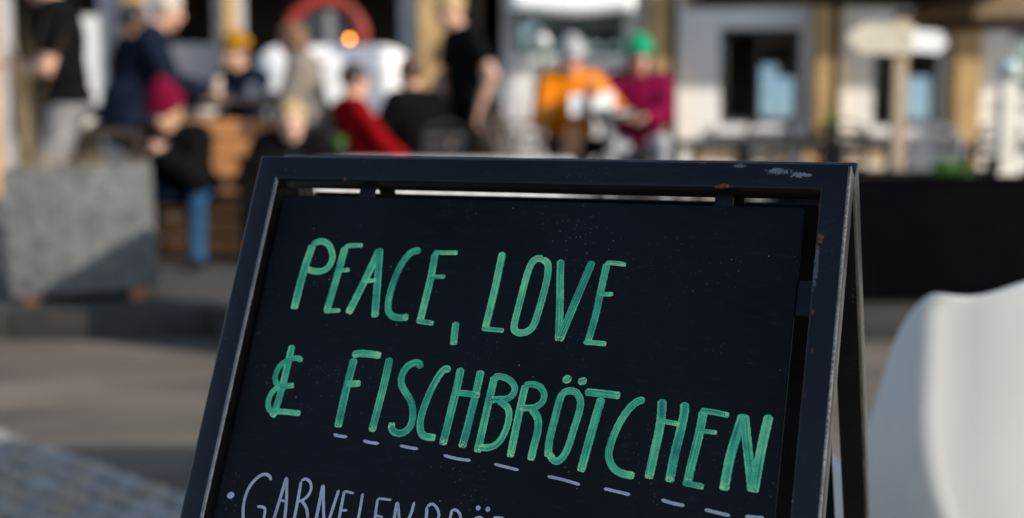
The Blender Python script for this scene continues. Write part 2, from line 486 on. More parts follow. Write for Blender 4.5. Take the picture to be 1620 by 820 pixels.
# ------------------------------------------------------------------ bodies: distance fields meshed as one continuous surface
class Field:
    def __init__(self, h):
        self.h = h
        self.ops = []
    def cap(self, a, b, ra, rb, m, k=0.03):
        self.ops.append(('c', np.array(a, float), np.array(b, float), ra, rb, m, k))
    def ell(self, c, r, m, k=0.03, rot=None):
        self.ops.append(('e', np.array(c, float), np.array(r, float), None if rot is None else np.array(rot), None, m, k))
    def cut_ell(self, c, r, rot=None):
        self.ops.append(('xe', np.array(c, float), np.array(r, float), None if rot is None else np.array(rot), None, 0, 0))
    def cut_plane(self, p, n):
        self.ops.append(('xp', np.array(p, float), np.array(n, float), None, None, 0, 0))
    def mesh(self):
        h = self.h
        lo, hi = np.full(3, 1e9), np.full(3, -1e9)
        bb = []
        for o in self.ops:
            if o[0] == 'c':
                r = max(o[3], o[4])
                a, b = np.minimum(o[1], o[2]) - r, np.maximum(o[1], o[2]) + r
            elif o[0] == 'e':
                r = o[2].max() if o[3] is not None else o[2]
                a, b = o[1] - r, o[1] + r
            else:
                bb.append(None)
                continue
            bb.append((a, b))
            lo, hi = np.minimum(lo, a), np.maximum(hi, b)
        lo -= 3 * h
        hi += 3 * h
        N = np.ceil((hi - lo) / h).astype(int) + 1
        D = np.full(N, 1.0, np.float32)
        B = np.full(N, 1.0, np.float32)
        Mt = np.zeros(N, np.int16)
        ax = [lo[i] + h * np.arange(N[i]) for i in range(3)]
        for o, q in zip(self.ops, bb):
            if q is None:
                i0, i1 = np.zeros(3, int), N
            else:
                mg = o[6] + 2.5 * h
                i0 = np.maximum(0, np.floor((q[0] - mg - lo) / h).astype(int))
                i1 = np.minimum(N, np.ceil((q[1] + mg - lo) / h).astype(int) + 1)
            sl = tuple(slice(i0[i], i1[i]) for i in range(3))
            X, Y, Z = np.meshgrid(ax[0][sl[0]], ax[1][sl[1]], ax[2][sl[2]], indexing='ij')
            P = np.stack([X, Y, Z], -1)
            if o[0] == 'c':
                pa, ba = P - o[1], o[2] - o[1]
                t = np.clip((pa @ ba) / max(ba @ ba, 1e-9), 0, 1)
                d = np.linalg.norm(pa - t[..., None] * ba, axis=-1) - (o[3] + (o[4] - o[3]) * t)
            elif o[0] in ('e', 'xe'):
                p = P - o[1]
                if o[3] is not None:
                    p = p @ o[3]
                k0 = np.linalg.norm(p / o[2], axis=-1)
                k1 = np.linalg.norm(p / (o[2] ** 2), axis=-1)
                d = k0 * (k0 - 1) / np.maximum(k1, 1e-6)
            else:
                d = (P - o[1]) @ o[2]
            if o[0] == 'xe':
                D[sl] = np.maximum(D[sl], -d)
            elif o[0] == 'xp':
                D[sl] = np.maximum(D[sl], d)
            else:
                k = o[6]
                Ds = D[sl]
                hh = np.clip(0.5 + 0.5 * (Ds - d) / k, 0, 1)
                D[sl] = Ds * (1 - hh) + d * hh - k * hh * (1 - hh)
                w = d < B[sl]
                B[sl] = np.where(w, d, B[sl])
                Mt[sl] = np.where(w, o[5], Mt[sl])
        S = D < 0
        c = [S[i:N[0] - 1 + i, j:N[1] - 1 + j, k:N[2] - 1 + k] for i in (0, 1) for j in (0, 1) for k in (0, 1)]
        al, an = c[0].copy(), c[0].copy()
        for x in c[1:]:
            al &= x
            an |= x
        act = an & ~al
        idx = np.argwhere(act)
        vid = np.full(act.shape, -1, np.int64)
        vid[act] = np.arange(len(idx))
        acc = np.zeros((len(idx), 3))
        cnt = np.zeros(len(idx))
        offs = [(i, j, k) for i in (0, 1) for j in (0, 1) for k in (0, 1)]
        val = {o: D[idx[:, 0] + o[0], idx[:, 1] + o[1], idx[:, 2] + o[2]] for o in offs}
        for a in offs:
            for axn in range(3):
                if a[axn]:
                    continue
                b = tuple(1 if i == axn else a[i] for i in range(3))
                va, vb = val[a], val[b]
                s = (va < 0) != (vb < 0)
                t = np.where(s, va / np.where(s, va - vb, 1), 0)
                pt = np.tile(np.array(a, float), (len(idx), 1))
                pt[:, axn] = t
                acc[s] += pt[s]
                cnt[s] += 1
        V = lo + h * (idx + acc / cnt[:, None])
        Q, QM = [], []
        for axn in range(3):
            u, v = (axn + 1) % 3, (axn + 2) % 3
            s0 = [slice(0, n) for n in N]; s1 = [slice(0, n) for n in N]
            s0[axn] = slice(0, N[axn] - 1); s1[axn] = slice(1, N[axn])
            ch = S[tuple(s0)] != S[tuple(s1)]
            e = np.argwhere(ch)
            e = e[(e[:, u] > 0) & (e[:, v] > 0) & (e[:, u] < N[u] - 1) & (e[:, v] < N[v] - 1)]
            inside = S[e[:, 0], e[:, 1], e[:, 2]]
            def cell(du, dv):
                f = e.copy()
                f[:, u] -= du
                f[:, v] -= dv
                return vid[f[:, 0], f[:, 1], f[:, 2]]
            q = np.stack([cell(1, 1), cell(0, 1), cell(0, 0), cell(1, 0)], 1)
            q[~inside] = q[~inside][:, ::-1]
            Q.append(q)
            QM.append(Mt[e[:, 0], e[:, 1], e[:, 2]])
        return V, np.concatenate(Q), np.concatenate(QM)

def field_object(name, F, mats, parent):
    V, Q, QM = F.mesh()
    me = bpy.data.meshes.new(name)
    me.vertices.add(len(V))
    me.vertices.foreach_set("co", V.astype(np.float32).ravel())
    me.loops.add(4 * len(Q))
    me.loops.foreach_set("vertex_index", Q.astype(np.int32).ravel())
    me.polygons.add(len(Q))
    me.polygons.foreach_set("loop_start", np.arange(0, 4 * len(Q), 4, dtype=np.int32))
    me.polygons.foreach_set("loop_total", np.full(len(Q), 4, np.int32))
    me.polygons.foreach_set("material_index", QM.astype(np.int32))
    me.polygons.foreach_set("use_smooth", np.ones(len(Q), bool))
    for m in mats:
        me.materials.append(m)
    me.update(calc_edges=True)
    me.validate()
    o = bpy.data.objects.new(name, me)
    COL.objects.link(o)
    o.parent = parent
    return o

def rotm(ax, deg):
    return np.array(Matrix.Rotation(R_(deg), 3, ax))

def ik(a, t, l1, l2, pole):
    a, t, pole = np.array(a, float), np.array(t, float), np.array(pole, float)
    d = t - a
    L = np.linalg.norm(d)
    if L > 0.995 * (l1 + l2):
        t = a + d / L * 0.995 * (l1 + l2)
        d = t - a
        L = np.linalg.norm(d)
    u = d / L
    x = (l1 * l1 - l2 * l2 + L * L) / (2 * L)
    hgt = math.sqrt(max(l1 * l1 - x * x, 0))
    p = pole - u * (pole @ u)
    p /= max(np.linalg.norm(p), 1e-6)
    return a + u * x + p * hgt, t

def fabric(key, col, var=0.2):
    return mat("fabric_" + key, col, 0.95, max(var, .3), 9, 0.5, 9, spec=0.05, bdist=0.03)

SKIN = {}
def skin(key):
    cols = {'light': (0.56, 0.31, 0.21), 'pale': (0.66, 0.40, 0.30), 'brown': (0.17, 0.075, 0.04)}
    return mat("skin_" + key, cols[key], 0.5, 0.08, 20)
HAIR = {'dark': (0.02, 0.014, 0.010), 'brown': (0.10, 0.048, 0.022), 'grey': (0.46, 0.40, 0.34), 'blond': (0.42, 0.28, 0.13), 'auburn': (0.17, 0.075, 0.03)}

def person(label, loc, rz, H=1.72, hip=None, lean=0, side=0, twist=0, feet=None, hands=None, elbows=None, head=(0, 0), top=None, legs=None, shoes=None,
           sk='light', hair=None, style='short', hat=None, hat_h=1.0, hat_w=1.0, sleeve='long', bulk=0.012, coat=0.0, voxel=0.0095, headscale=1.0, curl=0.5, scarf=None):
    """Standing or seated figure. Local axes: x right hand side, y forward, z up, origin on the floor."""
    root = thing("person", label, "person", loc, rz, None)
    s = H / 1.75
    F = Field(voxel)
    TOP, LEG, SKN, SHO, EYE, LIP, SCF = range(7)
    mats = [top, legs, skin(sk), shoes or fabric("black_shoe", (0.015, 0.014, 0.014)), mat("eye", (0.03, 0.025, 0.02), 0.2, 0.1), mat("lips", (0.38, 0.13, 0.10), 0.5, 0.1), scarf or top]
    hz = 0.53 * H if hip is None else hip
    Hp = np.array([0, 0, hz])
    T = rotm('Z', twist) @ rotm('Y', side) @ rotm('X', -lean)
    tp = lambda x, y, z: Hp + T @ (np.array([x, y, z]) * s)
    b = bulk
    F.ell(Hp + np.array([0, -0.005, 0.02 * s]), np.array([.165, .118, .125]) * s, LEG)
    F.ell(tp(0, 0.0, .15), np.array([.148 + b, .105 + b, .17]) * s, TOP, .05, T)
    F.ell(tp(0, 0.0, .36), np.array([.165 + b, .112 + b, .20]) * s, TOP, .05, T)
    F.cap(tp(-.145, -.01, .485), tp(.145, -.01, .485), (.058 + b) * s, (.058 + b) * s, TOP, .05)
    if coat:
        F.cap(tp(0, 0, .05), Hp + np.array([0, 0, -coat]), (.165 + b) * s, (.175 + b) * s, TOP, .04)
    else:
        F.ell(tp(0, 0, .045), np.array([.168 + b, .122 + b, .075]) * s, TOP, .02, T)
    nb = tp(0, 0.005, .525)
    Hm = T @ rotm('Z', head[0]) @ rotm('X', -head[1])
    hs = s * headscale
    hc = nb + Hm @ np.array([0, .022, .165]) * hs
    F.cap(nb, hc - Hm @ np.array([0, .02, .05]) * hs, .056 * hs, .052 * hs, SKN, .03)
    for i in range(8):
        a0, a1 = math.pi * 2 * i / 8, math.pi * 2 * (i + 1) / 8
        q = lambda a: nb + T @ np.array([.066 * math.cos(a), .062 * math.sin(a), .012 - .015 * math.sin(a)]) * s
        F.cap(q(a0), q(a1), .020 * s, .020 * s, SCF, .02)
    # head with face
    hp = lambda x, y, z: hc + Hm @ np.array([x, y, z]) * hs
    F.ell(hp(0, -.006, .03), np.array([.076, .096, .095]) * hs, SKN, .02, Hm)
    F.ell(hp(0, .022, -.045), np.array([.060, .074, .082]) * hs, SKN, .03, Hm)
    F.ell(hp(0, .068, -.098), np.array([.026, .024, .022]) * hs, SKN, .02, Hm)
    F.cap(hp(0, .090, .012), hp(0, .108, -.030), .010 * hs, .0155 * hs, SKN, .012)
    F.cap(hp(-.04, .082, .027), hp(.04, .082, .027), .011 * hs, .011 * hs, SKN, .015)
    for sg in (-1, 1):
        F.ell(hp(sg * .077, -.006, -.012), np.array([.011, .024, .034]) * hs, SKN, .01, Hm)
        F.ell(hp(sg * .031, .084, .004), np.array([.014, .010, .009]) * hs, EYE, .004, Hm)
        F.ell(hp(sg * .038, .055, -.035), np.array([.026, .028, .03]) * hs, SKN, .02, Hm)
    F.ell(hp(0, .090, -.066), np.array([.025, .010, .009]) * hs, LIP, .006, Hm)
    # arms
    hands = hands or {}
    la, lf = .285 * s, .255 * s
    wr = {}
    for sg, nm in ((1, 'R'), (-1, 'L')):
        sh = tp(sg * .175, -.012, .475)
        tgt = hands.get(nm)
        tgt = tp(sg * .24, .06, -.06) if tgt is None else np.array(tgt, float)
        pole = (elbows or {}).get(nm, (sg * .6, -.7, -.5))
        el, wrt = ik(sh, tgt, la, lf, pole)
        if sleeve == 'long':
            F.cap(sh, el, (.054 + b) * s, (.044 + b) * s, TOP, .03)
            F.cap(el, wrt, (.043 + b) * s, (.032 + b) * s, TOP, .02)
        else:
            mid = sh + (el - sh) * .50
            F.cap(sh, mid, (.056 + b) * s, (.054 + b) * s, TOP, .03)
            F.cap(mid, el, .043 * s, .039 * s, SKN, .012)
            F.cap(el, wrt, .041 * s, .027 * s, SKN, .02)
        d = (wrt - el) / np.linalg.norm(wrt - el)
        up = np.array([0, 0, 1.0])
        nrm = np.cross(d, np.array([sg * 1.0, 0.2, 0.1])); nrm /= max(np.linalg.norm(nrm), 1e-6)
        if nrm[2] > 0: nrm = -nrm
        sd = np.cross(nrm, d); sd /= np.linalg.norm(sd)
        if sd[0] * sg > 0: sd = -sd        # thumb side points inwards
        pr = np.stack([d, sd, nrm], 1)
        F.ell(wrt + d * .048 * s, np.array([.052, .040, .016]) * s, SKN, .012, pr)
        for i, (off, ln) in enumerate(((.034, .068), (.012, .078), (-.011, .072), (-.033, .056))):
            p0 = wrt + (d * .085 + sd * off) * s
            d1 = d * math.cos(curl) + nrm * math.sin(curl) + sd * off * 2.5
            p1 = p0 + d1 / np.linalg.norm(d1) * ln * .5 * s
            d2 = d * math.cos(curl * 2) + nrm * math.sin(curl * 2) + sd * off * 1.0
            p2 = p1 + d2 / np.linalg.norm(d2) * ln * .5 * s
            F.cap(p0, p1, .0095 * s, .009 * s, SKN, .005)
            F.cap(p1, p2, .009 * s, .008 * s, SKN, .005)
        t0 = wrt + (d * .03 + sd * .032) * s
        t1 = t0 + (d * .032 + sd * .030 + nrm * .012) * s
        t2 = t1 + (d * .032 + sd * .004 + nrm * .014) * s
        F.cap(t0, t1, .013 * s, .011 * s, SKN, .008)
        F.cap(t1, t2, .011 * s, .009 * s, SKN, .005)
        wr[nm] = (wrt, d, sd, nrm)
    # legs
    feet = feet or {'R': (.10 * s, .02, 0), 'L': (-.10 * s, -.02, 0)}
    lt, lc = .43 * s, .43 * s
    for sg, nm in ((1, 'R'), (-1, 'L')):
        hj = Hp + np.array([sg * .088 * s, 0, -.02 * s])
        ft = np.array(feet[nm], float)
        ank = ft + np.array([0, 0, .085 * s])
        kn, ank = ik(hj, ank, lt, lc, (sg * .25, 1.0, 0.15))
        F.cap(hj, kn, .086 * s, .060 * s, LEG, .035)
        F.cap(kn, ank, .059 * s, .047 * s, LEG, .03)
        F.cap(ank + np.array([0, -.045 * s, -.052 * s]), ank + np.array([sg * .015, .15 * s, -.058 * s]), .040 * s, .034 * s, SHO, .02)
        F.cap(ank, ank + np.array([0, 0, -.04 * s]), .045 * s, .045 * s, SHO, .02)
        F.cap(ank + np.array([sg * .012, .06 * s, -.045 * s]), ank + np.array([sg * .015, .12 * s, -.055 * s]), .042 * s, .038 * s, SHO, .02)
    field_object("body", F, mats, root)
    if hair:
        G = Field(0.009)
        G.ell(hp(0, -.014, .036), np.array([.089, .107, .102]) * hs, 0, .02, Hm)
        if style in ('bob', 'long'):
            G.ell(hp(0, -.045, -.035), np.array([.088, .072, .115]) * hs, 0, .03, Hm)
        if style == 'long':
            for sg in (-1, 1):
                G.cap(hp(sg * .075, .005, -.02), hp(sg * .10, .035, -.25), .032 * hs, .024 * hs, 0, .03)
            G.cap(hp(0, -.08, -.05), hp(0, -.10, -.24), .06 * hs, .045 * hs, 0, .03)
        if style == 'bun':
            G.ell(hp(0, -.11, .09), np.array([.045, .045, .045]) * hs, 0, .02, Hm)
        G.cut_ell(hp(0, .098, -.05), np.array([.068, .085, .118]) * hs, Hm)
        if style in ('short', 'bun'):
            G.cut_ell(hp(0, .03, -.12), np.array([.13, .12, .10]) * hs, Hm)
        field_object("hair", G, [mat("hair_" + hair, HAIR[hair], 0.55, 0.35, 30, 0.5, 200)], root)
    if hat:
        G = Field(0.009)
        G.ell(hp(0, -.012, .06), np.array([.091 * hat_w, .111 * hat_w, .115 * hat_h]) * hs, 0, .01, Hm)
        if hat_h > 1.15:
            G.cap(hp(0, -.02, .12), hp(0, -.03, .125 + .06 * hat_h), .05 * hs * hat_w, .022 * hs, 0, .06)
        G.cut_plane(hp(0, 0, .045), -(Hm @ np.array([0, 0.18, 1.0])))
        for i in range(20):
            a0, a1 = 2 * math.pi * i / 20, 2 * math.pi * (i + 1) / 20
            q = lambda a: hp(.086 * hat_w * math.cos(a), -.012 + .106 * hat_w * math.sin(a), .062 - .019 * math.sin(a))
            G.cap(q(a0), q(a1), .020 * hs, .020 * hs, 0, .02)
        field_object("beanie", G, [hat], root)
    return root, wr

def held(o, root, wr, nm, dist=0.07):
    """Place a free-standing object where the hand of a finished figure closes round it."""
    wrt, d, sd, nrm = wr[nm]
    p = wrt + d * dist + nrm * 0.03
    M = Matrix.Translation(root.location) @ root.rotation_euler.to_matrix().to_4x4()
    o.location = M @ Vector(p)
    return o

# ------------------------------------------------------------------ terrace furniture
def bar_stool(label, loc, rz=0, h=.74):
    t = thing("bar_stool", label, "stool", loc, rz, "bar stools on the terrace")
    bm = bmesh.new(); tube(bm, (0, 0, h - .04), (0, 0, h), 0.165, n=28)
    finish("seat", bm, M_wood_dark, t, True)
    for a in range(4):
        c, s = math.cos(R_(45 + 90 * a)), math.sin(R_(45 + 90 * a))
        rod("leg", M_black_metal, t, ((c * .12, s * .12, h - .04), (c * .21, s * .21, 0), 0.013))
    q = [(math.cos(R_(45 + 90 * a)) * .18, math.sin(R_(45 + 90 * a)) * .18, .25) for a in range(4)]
    rod("foot_rest", M_black_metal, t, *[(q[i], q[(i + 1) % 4], .009) for i in range(4)])
    return t

def bar_table(label, loc, sx, sy, h, top, leg, round_=False):
    t = thing("bar_table", label, "table", loc, 0, None)
    bm = bmesh.new()
    if round_:
        tube(bm, (0, 0, h - .035), (0, 0, h), sx / 2, n=36)
    else:
        for k in range(4):
            box(bm, (0, -sy / 2 + sy * (k + .5) / 4, h - .025), (sx, sy / 4 - .004, .05), None, .004)
    finish("table_top", bm, top, t, round_)
    if round_:
        rod("pedestal", leg, t, ((0, 0, .02), (0, 0, h - .036), .03))
        bm = bmesh.new(); lathe(bm, [(.24, 0), (.24, .012), (.05, .04), (.03, .06)], 28)
        finish("base", bm, leg, t, True)
    else:
        for a in (-1, 1):
            for b in (-1, 1):
                part("leg", leg, t, ((a * (sx / 2 - .05), b * (sy / 2 - .05), (h - .05) / 2), (.05, .05, h - .052)))
        part("rail", leg, t, ((0, 0, .2), (sx - .16, .04, .04)))
    return t

def bistro_chair(label, loc, rz, m, group="dark terrace chairs"):
    t = thing("terrace_chair", label, "chair", loc, rz, group)
    part("seat", m, t, ((0, 0, .45), (.42, .42, .03)), bevel=.01)
    for a in (-1, 1):
        rod("leg", m, t, ((a * .18, .18, .44), (a * .20, .22, 0), .012))
        rod("leg", m, t, ((a * .18, -.18, .44), (a * .20, -.24, 0), .012))
        rod("back_post", m, t, ((a * .18, -.19, .45), (a * .19, -.27, .80), .012))
    bm = bmesh.new()
    pts = [(.19 * math.cos(R_(x)), -.27 - .02 * math.sin(R_(x)), .80 + .09 * math.sin(R_(x))) for x in range(0, 181, 20)]
    for p, q in zip(pts, pts[1:]):
        tube(bm, p, q, .012, n=8)
    finish("back_hoop", bm, m, t, True)
    for k in range(4):
        part("back_slat", m, t, ((0, -.205 - .022 * k, .52 + .09 * k), (.36, .01, .045), (-12, 0, 0)), bevel=.003)
    return t

# pallet bench with the seated figure
pb = thing("pallet_bench", "orange brown wooden pallet bench beside the seated person in jeans", "bench", (-1.98, 9.62, TZ))
for k in range(5):
    part("seat_plank", M_wood_orange, pb, ((0, -.24 + k * .115, .43), (1.05, .105, .024)))
for k in range(3):
    part("front_board", M_wood_orange, pb, ((0, -.285, .09 + k * .125), (1.05, .022, .105)))
for x in (-.47, 0, .47):
    part("bearer", M_wood_dark, pb, ((x, 0, .205), (.09, .52, .41)))
for k in range(3):
    part("backrest_board", M_wood_orange, pb, ((.10, .30 + k * .025, .58 + k * .135), (.85, .022, .125), (-10, 0, 0)))
for x in (-.3, .5):
    part("backrest_post", M_wood_dark, pb, ((x, .33, .60), (.06, .04, .78), (-10, 0, 0)))

bar_table("wooden bar table where the person in the mustard beanie sits", (-1.93, 10.35, TZ), .56, .5, 1.07, M_wood_table, M_dark_grey)
bar_table("grey brown standing table holding the cream bowl behind the planter", (-2.62, 9.05, TZ), .72, .45, .86, M_wood_dark, M_wood_dark)
bar_table("small round bar table between the two people in bright jackets", (.67, 10.05, TZ), .38, .38, .98, M_grey_metal, M_grey_metal, True)
bar_stool("bar stool under the person in the mustard beanie", (-2.02, 10.95, TZ), 20, .66)
bar_stool("bar stool under the person in the orange jacket", (.42, 10.45, TZ), 10, .62)
bar_stool("bar stool under the person in the burgundy sweater", (.93, 10.5, TZ), 30, .62)
bistro_chair("dark terrace chair under the person in red", (-1.03, 9.84, TZ), -62, M_dark_grey)
bistro_chair("dark terrace chair under the person in the black jacket", (-.64, 10.15, TZ), 40, M_dark_grey)
bistro_chair("dark terrace chair under the person in the tan coat", (-.50, 11.05, TZ), 180, M_dark_grey)
bistro_chair("empty dark brown chair left of the orange jacket, nearer the waiter", (-.10, 9.9, TZ), 150, M_wood_dark)
bistro_chair("empty dark brown chair just left of the orange jacket's stool", (.12, 10.3, TZ), -120, M_wood_dark)
bistro_chair("empty dark brown chair in front of the orange jacket's stool", (.16, 9.6, TZ), 70, M_wood_dark)
bistro_chair("grey plastic terrace chair behind the black planter trough", (2.50, 8.45, TZ), 170, mat("grey_plastic", (0.30, 0.29, 0.31), .5, .1), None)

bistro_chair("dark chair at the long dark table, under the first window", (1.95, 11.35, TZ), 10, M_black_metal)
bistro_chair("dark chair at the right end of the long dark table, left of the signpost", (2.62, 11.3, TZ), -15, M_black_metal)
bistro_chair("dark chair right of the signpost, beside the second terrace table", (3.55, 10.9, TZ), 20, M_black_metal)
bistro_chair("dark terrace chair under the person in the dark coat", (-1.42, 9.25, TZ), 185, M_black_metal)
# low table with white cloth, seen through the gap of the sign
wt = thing("cloth_table", "low table under a white cloth behind the sign", "table", (-.42, 9.0, TZ))
bm = bmesh.new()
nx = 40
prev = None
vs, fs = [], []
for i in range(nx + 1):
    x = -.80 + 1.6 * i / nx
    w = .012 * math.sin(i * 1.7) + .006 * math.sin(i * 3.1)
    for (y, z) in ((-.30 + w * 1.3, .22), (-.28 + w * .7, .42), (-.27, .655), (-.24, .668), (.24, .668), (.27, .655), (.28 - w, .42), (.30 - w, .22)):
        vs.append((x, y, z))
for i in range(nx):
    for j in range(7):
        a = i * 8 + j
        fs.append((a, a + 8, a + 9, a + 1))
o = mesh_obj("tablecloth", vs, fs, mat("linen", (.52, .50, .47), .85, .1, 6), wt)
md = o.modifiers.new("thick", 'SOLIDIFY'); md.thickness = .004
part("table_top", M_wood_table, wt, ((0, 0, .63), (1.5, .5, .03)))
for a in (-1, 1):
    for b in (-1, 1):
        part("leg", M_wood_dark, wt, ((a * .68, b * .2, .31), (.05, .05, .61)))

# dark box with a bare shrub between the waiter and the orange jacket
db = thing("planter_box", "low dark wooden planter box in front of the empty brown chairs", "planter", (-.02, 9.25, TZ))
part("box", M_dark_grey, db, ((0, 0, .33), (.52, .34, .62)), bevel=.008)
part("plinth", M_black_metal, db, ((0, 0, .01), (.48, .30, .019)), bevel=0)
part("soil", mat("soil", (.03, .022, .016), .95, .3, 30, .8, 80), db, ((0, 0, .642), (.48, .30, .004)), bevel=0)
sh = thing("bare_shrub", "leafless brown shrub in the low dark planter box", "shrub", (-.02, 9.25, TZ + .64))
rb_ = random.Random(21)
for k in range(16):
    bm = bmesh.new()
    p = Vector((rb_.uniform(-.12, .12), rb_.uniform(-.06, .06), 0))
    d = Vector((rb_.uniform(-.7, .7), rb_.uniform(-.4, .4), 1)).normalized()
    r = rb_.uniform(.006, .010)
    for q in range(4):
        L = rb_.uniform(.07, .13)
        tube(bm, p, p + d * L, r, r * .75, 6)
        p = p + d * L
        r *= .75
        if q > 0:
            d2 = (d + Vector((rb_.uniform(-.8, .8), rb_.uniform(-.6, .6), .2))).normalized()
            tube(bm, p, p + d2 * L * 1.1, r * .8, r * .3, 5)
        d = (d + Vector((rb_.uniform(-.3, .3), rb_.uniform(-.3, .3), .1))).normalized()
    finish("branch", bm, M_wood_table, sh, True)

# white trailer
tr = thing("food_trailer", "white rounded food trailer behind the people at the bar tables", "trailer", (-1.72, 14.15, TZ))
bm = bmesh.new()
box(bm, (0, 0, .95), (1.48, 1.25, 1.27), None, .24, 6)
finish("body", bm, mat("trailer_white", (.78, .76, .74), .35, .04, 2), tr, True, 60)
part("serving_ledge", M_wood_table, tr, ((-.02, -.71, .74), (1.0, .18, .03)))
bm = bmesh.new(); box(bm, (-.02, -.628, .52), (1.02, .012, .30), None, .004); finish("skirt_panel", bm, M_grey_metal, tr)
for k, (x, w) in enumerate(((-.36, .05), (-.28, .04), (-.21, .06), (-.12, .03), (-.05, .05))):
    part("lettering_mark", mat("faded_grey_print", (.34, .34, .34), .7, .2), tr, ((x, -.627, 1.40), (w, .006, .05)), bevel=0)
for x in (-.45, .45):
    bm = bmesh.new(); tube(bm, (x, -.60, .25), (x, -.45, .25), .25, n=28)
    w = finish("wheel", bm, M_black_metal, tr, True)
    bm = bmesh.new(); tube(bm, (x, -.612, .25), (x, -.602, .25), .14, n=24)
    finish("rim", bm, M_grey_metal, w)
# white globe lamp on a pole
gl = thing("globe_lamp", "white globe on a thin pole left of the grey beanie", "lamp", (.274, 13.0, TZ))
bm = bmesh.new(); bmesh.ops.create_uvsphere(bm, u_segments=20, v_segments=12, radius=.065)
bmesh.ops.translate(bm, vec=(0, 0, 1.592), verts=bm.verts)
finish("globe", bm, M_white_china, gl, True)
rod("pole", M_dark_grey, gl, ((0, 0, 0), (0, 0, 1.53), .012))

# ------------------------------------------------------------------ parasols
def parasol(label, loc, half, rim, apex, rz=0, pole=M_black_metal):
    t = thing("parasol", label, "parasol", loc, rz, "brown square parasols")
    rod("pole", pole, t, ((0, 0, 0), (0, 0, apex), .035))
    bm = bmesh.new(); box(bm, (0, 0, .04), (.7, .7, .08), None, .01); finish("base", bm, M_dark_grey, t)
    vs = [(0, 0, apex)]
    ring = []
    for sx, sy in ((-1, -1), (0, -1), (1, -1), (1, 0), (1, 1), (0, 1), (-1, 1), (-1, 0)):
        ring.append((sx * half, sy * half, rim + (0 if sx and sy else .03)))
    mid = [(x * .5, y * .5, (z + apex) / 2 - .03) for x, y, z in ring]
    low = [(x * 1.003, y * 1.003, z - .16) for x, y, z in ring]
    vs += mid + ring + low
    fs = []
    for i in range(8):
        j = (i + 1) % 8
        fs += [(0, 1 + i, 1 + j), (1 + i, 9 + i, 9 + j, 1 + j), (9 + i, 17 + i, 17 + j, 9 + j)]
    o = mesh_obj("canopy", vs, fs, M_canvas, t, False)
    md = o.modifiers.new("thick", 'SOLIDIFY'); md.thickness = .004
    for i in range(8):
        p = Vector(ring[i]); rod("rib", M_wood_dark, t, ((0, 0, apex - .06), (p.x * .99, p.y * .99, p.z - .02), .012))
        q = Vector(ring[i]) * .5
        rod("strut", M_wood_dark, t, ((0, 0, rim - .05), (q.x, q.y, (ring[i][2] + apex) / 2 - .05), .010))
    return t
parasol("brown parasol over the long dark table, its rim at the top edge", (2.84, 12.6, TZ), 1.2, 2.09, 2.75)
parasol("brown parasol reaching into the upper right corner", (5.0, 13.0, TZ), 1.2, 1.88, 2.55)
lpst = thing("lamp_post", "thin black post right of the person in the burgundy sweater", "post", (1.345, 12.0, TZ))
rod("post", M_black_metal, lpst, ((0, 0, .06), (0, 0, 3.1), .038))
rod("base", M_black_metal, lpst, ((0, 0, 0), (0, 0, .06), .09, .07))
bm = bmesh.new(); lathe(bm, [(.03, 3.1), (.13, 3.14), (.15, 3.34), (.10, 3.40), (0, 3.42)], 20); finish("lamp_head", bm, M_black_metal, lpst, True)
parasol("large brown parasol standing behind the photographer's right, shading the sign", (2.02, .5, 0), 1.65, 2.75, 3.3)  # unseen, added to throw shade over the sign and the near cobbles

# ------------------------------------------------------------------ people
navy = fabric("navy", (0.007, 0.011, 0.022)); black = fabric("black", (0.0045, 0.0045, 0.005)); jeans = fabric("blue_jeans", (0.022, 0.07, 0.145))
djeans = fabric("dark_jeans", (0.015, 0.022, 0.04)); grey = fabric("grey", (0.20, 0.195, 0.20)); lgrey = fabric("light_grey", (0.33, 0.33, 0.36))
orange = fabric("orange", (0.66, 0.185, 0.004), .12); burg = fabric("burgundy", (0.15, 0.004, 0.032)); red = fabric("red", (0.20, 0.003, 0.005)); burgknit = fabric("burgundy_knit", (0.125, 0.004, 0.022))
tweed = mat("fabric_tweed", (0.13, 0.11, 0.09), .9, .5, 90, .4, 120, col2=(0.32, 0.27, 0.22)); tan = fabric("tan", (0.22, 0.14, 0.06)); white = fabric("white", (0.7, 0.68, 0.66), .05)
green = fabric("green_knit", (0.01, 0.30, 0.13)); mustard = fabric("mustard_knit", (0.32, 0.15, 0.01)); greyknit = fabric("grey_knit", (0.36, 0.36, 0.37)); lblue = fabric("pale_jeans", (0.18, 0.26, 0.40)); dgreen = fabric("dark_green", (0.03, 0.045, 0.03))

r1, w1 = person("standing person in black T-shirt and grey trousers with folded bare arms, far left", (-2.60, 8.35, TZ), 95, 1.90, head=(0, 12), top=black, legs=grey, hair='dark', sleeve='short', bulk=.02, hands={'R': (.02, .26, 1.24), 'L': (.05, .24, 1.20)}, elbows={'R': (.5, -.6, -.6), 'L': (-.5, -.3, -.8)}, lean=4)
part("towel", M_paper, r1, ((-.170, .02, .86), (.025, .06, .10)), bevel=.012)
person("standing person in black jacket behind the man in navy, back of head dark", (-2.83, 10.5, TZ), -70, 1.76, top=black, legs=black, sk='brown', hair='dark', lean=4, bulk=.03)
r3, w3 = person("person in navy jacket with grey hair leaning on the bar table", (-2.66, 9.95, TZ), -80, 1.86, lean=20, head=(5, -4), top=navy, legs=djeans, hair='grey', bulk=.028, coat=.08, hands={'R': (.10, .50, 1.12), 'L': (-.10, .46, 1.0)}, feet={'R': (.12, .10, 0), 'L': (-.12, -.15, 0)})
